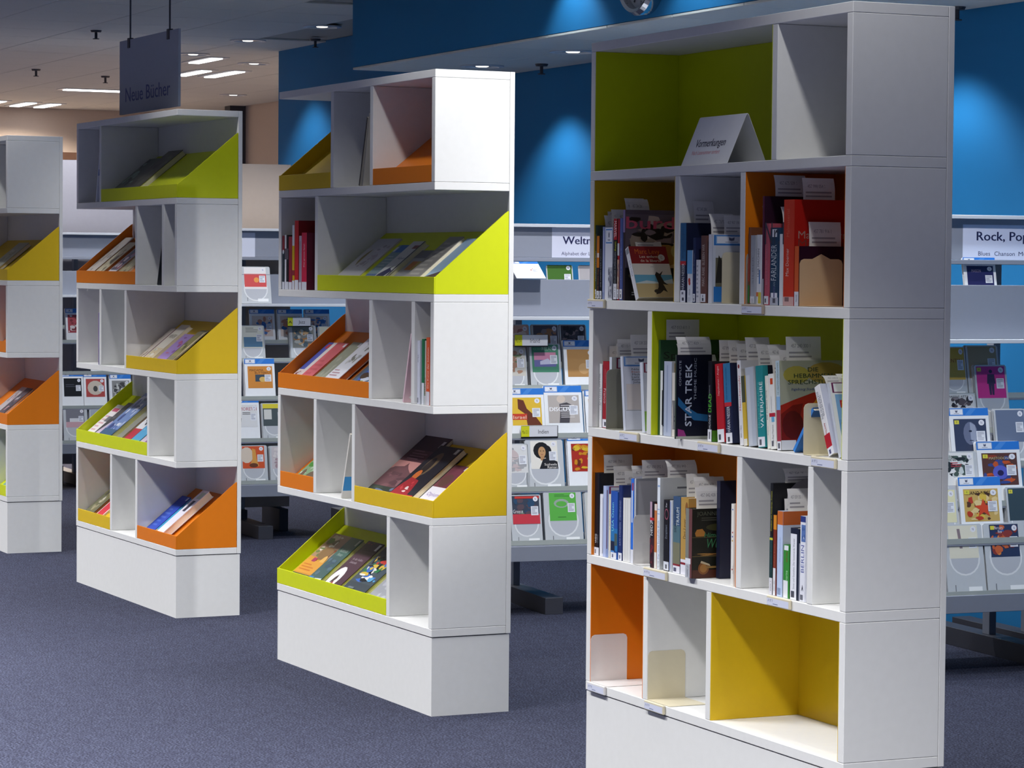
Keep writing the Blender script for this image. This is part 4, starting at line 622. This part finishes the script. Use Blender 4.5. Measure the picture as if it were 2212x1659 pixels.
# local rack frame: x = to the right along the rack, y = away from the viewer, z = up
TIER={'R':[(.285,.02),(.47,.06),(.60,.10),(.74,.15),(.86,.20)]}
for k in 'WLM': TIER[k]=[(.295,.02),(.515,.07),(.735,.12),(.935,.18)]
def rack(k,zt):
    a0,a1,nm=RK[k][2:]
    e=empty('media_rack',RM(k),'grey metal %s of stepped trays full of disc sleeves'%nm,'rack','grey media racks behind the bookcases')
    for x in (a0+.06,.35 if k=='R' else .034,a1-.06):
        box('post',(x-.015,x+.015,.50,.55,.07,zt-.02),GREY,e); box('foot',(x-.04,x+.04,.03,1.02,0,.07),DGREY,e)
    box('top_rail',(a0,a1,.22,.50,zt-.014,zt),LGREY,e); box('header_panel',(a0,a1,.25,.262,1.492,zt-.0145),GREY,e)
    box('header_shelf',(a0,a1,.20,.50,1.475,1.4915),GREY,e); box('front_panel',(a0,a1,.15,.16,1.245 if k!='R' else 1.205,1.40),GREY,e)
    box('panel_ledge',(a0,a1,.085,.50,1.23 if k!='R' else 1.19,1.2445 if k!='R' else 1.2045),LGREY,e); box('display_shelf',(a0,a1,.1605,.50,1.34,1.352),GREY,e)
    box('bottom_tray',(a0,a1,0,.50,.275,.285),GREY,e); box('tray_front',(a0,a1,-.012,-.001,.23,.293),GREY,e)
    for z,b in TIER[k]+[(1.03 if k!='R' else .985,.24)]:
        box('tier_tray',(a0,a1,b-.006,.495,z-.008,z-.0005),GREY,e); 
        boxes('tray_stop',[(a0,a1,b-.006,b-.003,z,z+.02)],CLEAR,e)
    return e
ZT={'R':1.655,'W':1.634,'L':1.644,'M':1.648}; RE={k:rack(k,ZT[k]) for k in 'RWLM'}
def rsign(k,a0,a1,ops):
    A=Art(a1-a0,.128); A.run(ops); A.build('header_sign',RE[k],basis((a0,.2495,1.4925),(1,0,0),(0,0,1),(0,-1,0)))
rsign('R',.045,.5,[('r',0,0,1,1,'d2d8ee'),('t','Rock, Pop',.37,.68,.27,'23264e',0,.48,.03),('t','Blues',.2,.18,.13,'33365e',0,.11),('t','Chanson',.39,.18,.13,'33365e',0,.19),('t','Musical',.61,.18,.13,'33365e',0,.18)])
rsign('W',.091,.5,[('r',0,0,1,1,'cfd2e4'),('t','Weltmusik',.4,.58,.27,'23264e',0,.56,.03),('t','Alphabet der Länder',.33,.14,.12,'33365e',0,.45)])
rsign('L',-.3,.03,[('r',0,0,1,1,'d2d6e6')])
def sleeve(k,kind,a,wd,ht,tier,desc,ops,n=5,tilt=11,zb_=None,bb=None,grp=True):
    z,b=TIER[k][tier] if zb_ is None else (zb_,bb); t=math.radians(tilt); nm=RK[k][4]
    Y=(0,math.sin(t),math.cos(t)); Z=(0,-math.cos(t),math.sin(t)); th=.0035; c=.006
    M=RM(k)@basis((a,b+.006,z),(1,0,0),Y,Z)
    pts=[(0,0),(wd,0),(wd,ht-c),(wd-c,ht),(c,ht),(0,ht-c)]
    desc=desc.replace(' below the header',' under header'); o=prism('disc_sleeve',pts,'z',0,th,SLEEVE if kind=='c' else BOARD,None,M); tag(o,'%s on the %s'%(desc,nm),'disc sleeve','front disc sleeves on the %s'%nm)
    A=Art(wd,ht)
    if kind=='c':
        y0=1-.02-.118/ht; x0=max(.04,.5-.06/wd); x1=1-x0
        A.ell(.5,max(.2,y0),.4,.4*wd/ht,'dfe1e4',20); A.ell(.5,max(.2,y0),.36,.36*wd/ht,'b9bcc4',20); A.rect(.55,.05,.9,.13,'eef0f2'); A.rect(.2,.06,.22,.16,'6a6c74')
        sub=Art((x1-x0)*wd,min(.118,ht*.9)); ox,oy=x0*wd,max(.01,y0*ht)
    else:
        A.rect(0,.87,1,1,'2f78d0'); A.poly([(.4,.88),(.55,.99),(.7,.99),(.55,.88)],'4a8ad8'); A.run([('lib',.03,.885,.36,.985,'b8c4dc')])
        sub=Art(.82*wd,min(.118,ht*.6)); ox,oy=.1*wd,ht*.87-.012-sub.h
    sub.run(ops+[('e',.86,.88,.09,.09,'e6e6ee'),('t','N',.86,.88,.08,'3a3c78'),('r',.68,.3,.95,.62,'e4e6ee'),('l',.71,.33,.92,.6,6,'8a8c9c',2)])
    bo=len(A.V); A.V+=[(x+ox,y+oy,q+A.k*4e-5) for x,y,q in sub.V]; A.F+=[[i+bo for i in f] for f in sub.F]; A.C+=sub.C
    A.build('sleeve_print',o,T(0,0,th+1e-4))
    for i in range(n):
        c2=o.copy(); COL.objects.link(c2); c2.matrix_world=RM(k)@basis((a+rnd.uniform(-.004,.004),b+.006+.0075*(i+1),z),(1,0,0),Y,Z)
        c2['label']='stacked edge behind the %s'%desc; c2['group']='stacked sleeves behind the %s'%desc
YM=('r',.03,.84,.17,.96,'d8d04a'); MM=('t','M',.1,.9,.07,'3a3a2a')
def pic(pal,seed,extra=()): return [('b',0,0,1,1,pal,26,seed)]+list(extra)
FIG=[('r',0,0,1,1,'c8348a'),('e',.5,.84,.06,.06,'3a2a4a'),('p',[(.38,.75),(.62,.75),(.65,.45),(.6,.45),(.58,.1),(.51,.1),(.5,.42),(.49,.1),(.42,.1),(.4,.45),(.35,.45)],'3a2a4a'),YM,MM]
PORT=[('r',0,0,1,1,'e6e2da'),('e',.4,.66,.3,.3,'17171b'),('e',.62,.6,.16,.24,'17171b'),('e',.42,.6,.14,.2,'c09468'),('r',.36,.3,.5,.45,'b88a60'),('p',[(.3,0),(.45,.35),(.65,.4),(.98,.25),(1,0)],'1c1d24'),('e',.37,.64,.025,.015,'2a1c18'),('e',.48,.64,.025,.015,'2a1c18'),('r',.38,.5,.46,.52,'9a4a48'),('t','Susheela',.72,.16,.09,'e8e4e0',0,.46),('t','Raman',.78,.06,.09,'e8e4e0',0,.36)]
DIS=[('r',0,0,1,1,'b4aca8'),('e',.42,.86,.14,.14,'cfc0b4'),('p',[(.36,.68),(.6,.74),(.85,.6),(.92,.3),(.7,.32),(.66,.0),(.34,.0),(.38,.4)],'4a464c')]+[('r',.4,.2+.07*i,.84,.225+.07*i,'d8d4d4') for i in range(7)]+[('t','DISCOVER',.5,.5,.15,'f0f0f4',0,.92,.04)]
S=sleeve
S('R','c',-.03,.125,.145,4,'sleeve with dark horned beast drawing',pic(['d8d8d8','3a3438','5a5054','2a262a','8a8084'],1,[('t','MASSIVE ATTACK',.5,.93,.07,'4a4a50',0,.9)]))
S('R','c',.10,.135,.25,4,'pink sleeve with black standing figure',FIG)
S('R','b',-.038,.165,.215,3,'blue-headed board with grey-blue man\'s face',[('r',0,0,1,1,'3a425c'),('e',.5,.55,.22,.36,'6d7590'),('p',[(.5,.9),(.66,.8),(.7,.4),(.56,.15),(.5,.4)],'9aa2b8'),('e',.5,.62,.05,.03,'23283a'),('r',.46,.32,.58,.34,'2c3044'),YM,MM])
S('R','c',.15,.135,.21,3,'plain grey blue sleeve',[('r',0,0,1,1,'6a7690')],2)
S('R','c',-.10,.150,.20,2,'white sleeve with black and red print',pic(['e4e4e4','2a3034','c8d0d0','4a5a54'],5,[('t','MUDDY',.2,.88,.08,'2a2a2a'),('t','WATERS',.24,.79,.08,'2a2a2a'),('l',.2,.55,.6,.72,3,'b03a44')]))
S('R','b',.052,.18,.235,2,'blue-headed board with purple flower on orange',pic(['5a3a34','c0562a','3a4a8a','8a3a2a'],6,[('e',.5,.4,.22,.22,'5a60c0'),('e',.5,.38,.09,.09,'2a2450'),('t','MASTODONS',.5,.84,.08,'c8b890',0,.6),YM,MM]))
S('R','c',-.19,.135,.20,1,'cream sleeve beside the bookcase end',[('r',0,0,1,1,'e2deb8')])
S('R','b',-.045,.175,.24,1,'blue-headed board with red star poster',pic(['c8a860','b8402a','d8b84a','5a3a2a','e0c890'],8,[('p',[(.55,.7),(.62,.5),(.82,.48),(.66,.36),(.72,.15),(.55,.28),(.38,.15),(.44,.36),(.28,.48),(.48,.5)],'d04a2a'),('t','MANO NEGRA',.5,.88,.11,'2a221a',0,.8),YM,MM]))
S('R','c',.15,.135,.20,1,'dark teal sleeve',[('r',0,0,1,1,'3a4a54'),YM,MM])
S('R','c',-.125,.158,.26,0,'large cream sleeve with grey bar',[('r',0,0,1,1,'dedac8'),('p',[(.3,.9),(.4,.9),(.46,.3),(.36,.3)],'8a7a80')])
S('R','c',.04,.17,.26,0,'sleeve with orange figure on blue',pic(['2f3a5a','c8643a','d8884a','3a5a9a','8a3a34'],11,[('t','Mercury',.3,.9,.1,'d8d8e0'),('t','Rev',.36,.78,.1,'d8d8e0'),YM]))
S('R','b',.034,.135,.15,0,'top of violet sleeve below the header',[('r',0,0,1,1,'2a2a5a'),('t','MAISON',.35,.8,.12,'c0a8c0')],1,zb_=1.3525,bb=.2)
S('R','c',-.03,.105,.19,0,'yellow sleeve on the upper tier',[('r',0,0,1,1,'c8a848'),('t','ESSENTIAL',.5,.6,.12,'8a3a2a',0,.9)],3,zb_=.985,bb=.24)
S('R','c',.08,.135,.195,0,'tan sleeve on the upper tier',[('r',0,0,1,1,'a8987a')],3,zb_=.985,bb=.24)
S('W','c',-.02,.14,.195,3,'green sleeve with pink landscape',[('r',0,0,1,1,'4a8a6e'),('r',.08,.2,.9,.72,'6a6aa0'),('r',.08,.45,.9,.72,'d08aa8'),('p',[(.3,.4),(.6,.5),(.8,.3),(.3,.28)],'c8c8e0'),('t','MUSIC FROM',.2,.84,.08,'8ab89a',0,.3),('t','IRELAND',.64,.86,.13,'c8dcc8',0,.54)],9)
S('W','c',-.165,.13,.18,3,'clear sleeve with pale green disc',pic(['c8c4bc','6a7a5a','a8806a'],22),3)
S('W','b',.134,.15,.21,3,'blue-headed board with brown cover',[('r',0,0,1,1,'b08450'),('e',.6,.3,.2,.2,'c49a68')],4)
S('W','b',-.135,.16,.21,2,'blue-headed board with red and yellow figure',[('r',0,0,1,1,'e0b83a'),('p',[(.2,.95),(.4,.9),(.5,.6),(.8,.3),(1,0),(.5,0),(.45,.4),(.2,.6)],'6a3424'),('r',0,.2,.5,.42,'c8402a'),('t','Israel',.25,.3,.13,'e8d8c0',0,.44)],5)
S('W','b',.026,.17,.22,2,'blue-headed board with striped shirt photo',DIS,7)
S('W','b',.21,.15,.2,2,'board with yellow cover behind the nearest bookcase',[('r',0,0,1,1,'c8a850')],3)
S('W','c',-.075,.17,.215,1,'sleeve with portrait of curly black hair',PORT,7)
S('W','c',-.19,.13,.2,1,'clear sleeve with pale print',pic(['d8d8d8','a8a8ac','c8b8b8'],27),3)
S('W','b',.115,.17,.24,1,'blue-headed board with red and yellow dancer',pic(['a82a20','d8b02a','6a2a1a','c8881e'],28,[('t','Cambodia',.4,.84,.12,'e0c83a',0,.7)]),5)
S('W','c',-.155,.135,.21,0,'sleeve with red foot and dark seascape',pic(['3a4254','2a4a6a','5a4a54','6a7a6a'],29,[('r',0,0,1,.35,'c83a48'),('r',.1,.9,1,.98,'c83a34'),('t','Greece',.2,.45,.13,'d8d8dc',0,.36)]),4)
S('W','c',-.008,.17,.22,0,'bright green sleeve with grey ring',[('r',0,0,1,1,'5cb04a'),('e',.45,.62,.28,.16,'9aa8a0'),('e',.45,.6,.2,.1,'5cb04a'),('l',.2,.85,.8,.95,2,'3a7a34'),('l',.3,.1,.8,.16,1,'3a7a34')],6)
S('W','c',.175,.13,.215,0,'clear sleeve behind the nearest bookcase edge',pic(['c8c8c4','8a8a88'],31),4)
for i,(a,d,p) in enumerate([(-.12,'pink patterned',['d0a898','a8706a','e0d0c8']),(.013,'grey portrait',['5a5660','8a8088','a87a5a']),(.138,'dark portrait',['4a4650','2a2a34','8a7a80'])]):
    S('W','c',a,.12,.18,0,d+' sleeve on the upper tier',pic(p,35+i),2,zb_=1.03,bb=.24)
S('W','b',-.125,.13,.13,0,'white and blue board lying on the front lip',[('r',0,0,1,1,'f0e8e8'),('p',[(.6,.5),(.75,.7),(.8,.4)],'b05a5a')],0,tilt=58,zb_=1.402,bb=.08)
S('W','c',.055,.12,.11,0,'sleeve with green cover top',[('r',0,0,1,1,'3f6a24')],0,zb_=1.3525,bb=.2)
S('W','c',.20,.12,.11,0,'sleeve with dark frame',[('r',0,0,1,1,'a8a4a8')],0,zb_=1.3525,bb=.2)
S('L','c',-.08,.165,.2,0,'brightly lit white and red sleeve on the ledge',[('r',0,0,1,1,'e8e4e4'),('r',0,.1,1,.7,'d04a4a'),('e',.55,.42,.12,.12,'e89a4a')],0,tilt=14,zb_=1.2455,bb=.11)
S('L','c',-.062,.135,.195,3,'white sleeve with blue picture',[('r',0,0,1,1,'e2e2d6'),('r',.1,.05,.95,.5,'5a86a8'),('l',.2,.7,.8,.95,3,'9a9a90')],4)
S('L','c',.215,.145,.195,3,'sleeve with orange abstract cover',pic(['8a8a84','c88a4a','d8b080','5a6a74','c8c8c0'],42),5)
S('L','c',.375,.13,.19,3,'cream sleeve right of the orange abstract one',[('r',0,0,1,1,'e2e0c8')],3)
S('L','b',-.052,.165,.22,2,'blue-headed board with orange cover',[('r',0,0,1,1,'d0883a'),('t','MADAMA',.36,.82,.1,'3a2418',0,.56),('t','BUTTERFLY',.62,.7,.1,'3a2418',0,.66),('r',.3,.3,.9,.62,'3a4a5a'),('e',.6,.4,.14,.12,'d8b060')],5)
S('L','b',-.125,.14,.24,1,'blue-headed board with white-shirted man',[('r',0,0,1,1,'dcdcde'),('t','AMORETTI',.5,.82,.15,'b03a54',0,.95),('l',.3,.55,.9,.68,2,'3a3a3a'),('p',[(.0,.0),(.1,.5),(.25,.4),(.2,0)],'3a3438')],4)
S('L','c',.03,.13,.205,1,'sleeve with yellow and dark cover',[('r',0,0,1,1,'4a5458'),('r',0,.8,1,1,'d8c83a'),('r',.05,.3,.4,.75,'d0d0cc')],4)
S('L','c',-.105,.15,.205,0,'orange red sleeve with seated figure',[('r',0,0,1,1,'d0542c'),('e',.2,.6,.3,.36,'d8c8b8'),('p',[(.45,.9),(.6,.85),(.65,.4),(.75,.1),(.3,.1),(.45,.4)],'d89a4a'),('e',.5,.14,.2,.1,'6a3a24')],5)
S('L','c',.06,.14,.2,0,'pale sleeve beside the second bookcase',pic(['c8c0c4','a89098','d8d0d0'],49),4)
for i,a in enumerate((.006,.162,.315)):
    S('L','b',a,.138,.185,0,['blue topped','blue and pink topped','dark blue topped'][i]+' board on the upper tier',pic(['d8c8c0','3a6ab0','c08a78'],50+i),2,zb_=1.03,bb=.24)
S('M','b',-.10,.135,.225,3,'blue-edged board with red picture',pic(['a84450','d8d0d0','7a2a34'],61),4)
S('M','b',.05,.14,.2,2,'blue-headed board half hidden by the third bookcase',pic(['8a5a5a','c8b8b0','5a4a54'],62),3)
S('M','b',-.15,.14,.24,1,'blue-headed board with black cover',[('r',0,0,1,1,'16181e'),('l',.1,.5,.9,.7,2,'4a4c58')],4)
S('M','b',-.007,.15,.235,1,'blue-headed board with red disc cover',[('r',0,0,1,1,'b04a48'),('e',.5,.5,.42,.4,'c8bcae'),('e',.5,.45,.12,.16,'4a4a4a')],4)
S('M','b',.165,.14,.22,1,'blue-headed board with grey photo',pic(['8a8a8a','c8c8c4','4a4a4c'],65),4)
S('M','c',-.15,.155,.225,0,'grey clear sleeve with pink foot',[('r',0,0,1,1,'7a7a84'),('r',0,0,1,.3,'c8a0a8'),('r',.2,.3,.7,.5,'d8d8dc')],4)
S('M','c',.02,.14,.22,0,'clear sleeve behind the lime tray',[('r',0,0,1,1,'a8b0bc')],4)
# shelf markers on the racks
def marker(k,a,wd,z,b,tx,code):
    e=empty('shelf_marker',RM(k)@T(a,b,z),'white and yellow shelf marker reading %s on the %s'%(tx,RK[k][4]),'sign'); box('card',(0,wd,0,.003,0,.052),BLACK,e,0.0005)
    A=Art(wd,.05); A.run([('r',0,.1,.22,1,'d8d82a'),('r',.22,.1,.98,1,'e4e4ea'),('t',code,.11,.5,.3,'3a3a20',0,.16),('t',tx,.6,.52,.36,'3a3c44',0,.28)]); A.build('card_print',e,basis((0,-2e-4,.001),(1,0,0),(0,0,1),(0,-1,0)))
marker('W',-.10,.15,1.115,.172,'Irland','Mus O 4'); marker('W',-.09,.165,.735,.111,'Indien','Mus O 3'); marker('L',.19,.13,1.12,.172,'Jazz','A')
for k,a,b,c2,t_ in (('L','beige',.05,.33,(1.66,2.0)),('M','grey',-.06,.45,(1.665,2.13))):
    z0,z1=t_; e=empty('partition_screen',RM(k),'tall %s partition screen standing behind the %s'%(a,RK[k][4]),'screen')
    box('panel',(b-.1,c2,.60,.63,.12,z1),BEIGE if k=='L' else mat('lilac_grey_panel','9d9ba4',0.7,0.2),e); box('foot',(b-.05,b+.0,.45,.8,0,.12),DGREY,e); box('foot',(c2-.1,c2-.05,.45,.8,0,.12),DGREY,e)
    if k=='M': box('top_beam',(b-.1,.06,.60,.64,z1,z1+.05),WOOD,e)

# ------------------------------------------------------------------ hanging sign, clock, ceiling fixtures
e=empty('hanging_sign',UM(2)@T(-1.214,.14,2.117),'grey hanging sign above the third bookcase, blue lettering','sign')
box('sign_board',(0,.813,0,.012,0,.328),mat('sign_grey','a2a8b8',0.5,0.3),e)
A=Art(.813,.328); A.run([('t','Neue Bücher',.49,.26,.2,'2a3a80',0,.76,.02)]); A.build('sign_print',e,basis((0,-2e-4,0),(1,0,0),(0,0,1),(0,-1,0)))
for x in (.139,.684):
    lathe('hanging_rod',[(.004,.31),(.004,HC-2.117)],DGREY,e,T(x,.006,0),8); box('rod_clip',(x-.015,x+.015,-.004,.016,.29,.335),DGREY,e)
CM=basis((-4.875,2.029,2.69),(1,0,0),(0,0,1),(0,-1,0))
e=empty('wall_clock',CM,'round chrome wall clock on the blue bulkhead','clock')
lathe('rim',[(.165,.0),(.168,.05),(.155,.068),(.14,.062),(.138,.02)],CHROME,e,None,48); lathe('dial',[(.138,.018),(.138,.03)],mat('dial_grey','b4b6bc',0.4,0.4),e,None,48)
A=Art(.28,.28); A.run([('t',str(i),.5+.38*math.sin(i*PI/6),.5+.38*math.cos(i*PI/6),.11,'22242e') for i in range(1,13)]); A.build('numerals',e,T(-.14,-.14,.0305))
for an,L,wd in ((208,.12,.005),(222,.08,.007)):
    box('hand',(-wd,wd,-.02,L,.034+.002*(an==222),.0355+.002*(an==222)),BLACK,e,0,Matrix.Rotation(-math.radians(an),4,'Z'))
def downlight(x,y,z,where):
    e=empty('downlight',T(x,y,z),'recessed round downlight '+where,'ceiling light')
    lathe('trim_ring',[(.115,0),(.115,-.006),(.09,-.008),(.085,0)],LGREY,e); lathe('reflector',[(.08,-.001),(.05,-.003)],CHROME,e); lathe('lamp',[(.035,-.003),(.03,-.006)],LAMP,e,None,16)
for x,y,z,wh in ((-9.83,2.46,HC,'above the jazz rack, end of blue wall'),(-11.03,2.42,HC,'left of the bulkhead corner'),(-12.9,3.13,HC,'in the far ceiling right of the sign'),(-12.3,2.48,HC,'in the ceiling touching the hanging sign'),(-16.4,4.2,HC,'in the far corner of the ceiling'),(-7.61,2.5,HS,'under the bulkhead above the second bookcase'),(-6.5,2.48,HS,'under the bulkhead left of the nearest bookcase')): downlight(x,y,z,wh)
def luminaire(x,y,sx,sy,where):
    e=empty('ceiling_luminaire',T(x,y,HC),'bright rectangular ceiling luminaire '+where,'ceiling light')
    box('frame',(-sx/2-.04,sx/2+.04,-sy/2-.04,sy/2+.04,-.006,0),LGREY,e); box('diffuser',(-sx/2,sx/2,-sy/2,sy/2,-.012,-.0065),TUBE,e)
for x,y,sx,sy,wh in ((-18.6,2.72,.6,.09,'leftmost of the far three'),(-18.7,3.02,.6,.09,'middle of the far three'),(-18.77,3.26,.6,.09,'rightmost of the far three'),(-12.75,2.72,.5,.08,'upper one right of the sign'),(-14.0,3.05,.6,.08,'lower left one right of the sign'),(-14.0,3.29,.7,.08,'lower right one right of the sign'),(-16.4,3.0,.12,.5,'louvred, left of the hanging sign')): luminaire(x,y,sx,sy,wh)
for x,y,z,wh in ((-10.8,1.36,HC,'above the third bookcase'),(-14.3,1.94,HC,'at the left of the ceiling'),(-14.75,2.6,HC,'left of the hanging sign'),(-10.7,2.75,HC,'at the corner of the blue wall'),(-7.33,2.71,HS,'under the bulkhead'),(-3.68,2.79,HS,'behind the top of the nearest bookcase')):
    e=empty('sprinkler',T(x,y,z),'small sprinkler head '+wh,'sprinkler')
    lathe('escutcheon',[(.035,0),(.03,-.012)],DGREY,e,None,16); lathe('stem',[(.009,-.012),(.009,-.05)],DGREY,e,None,8); lathe('deflector',[(.02,-.05),(.02,-.054)],DGREY,e,None,12)
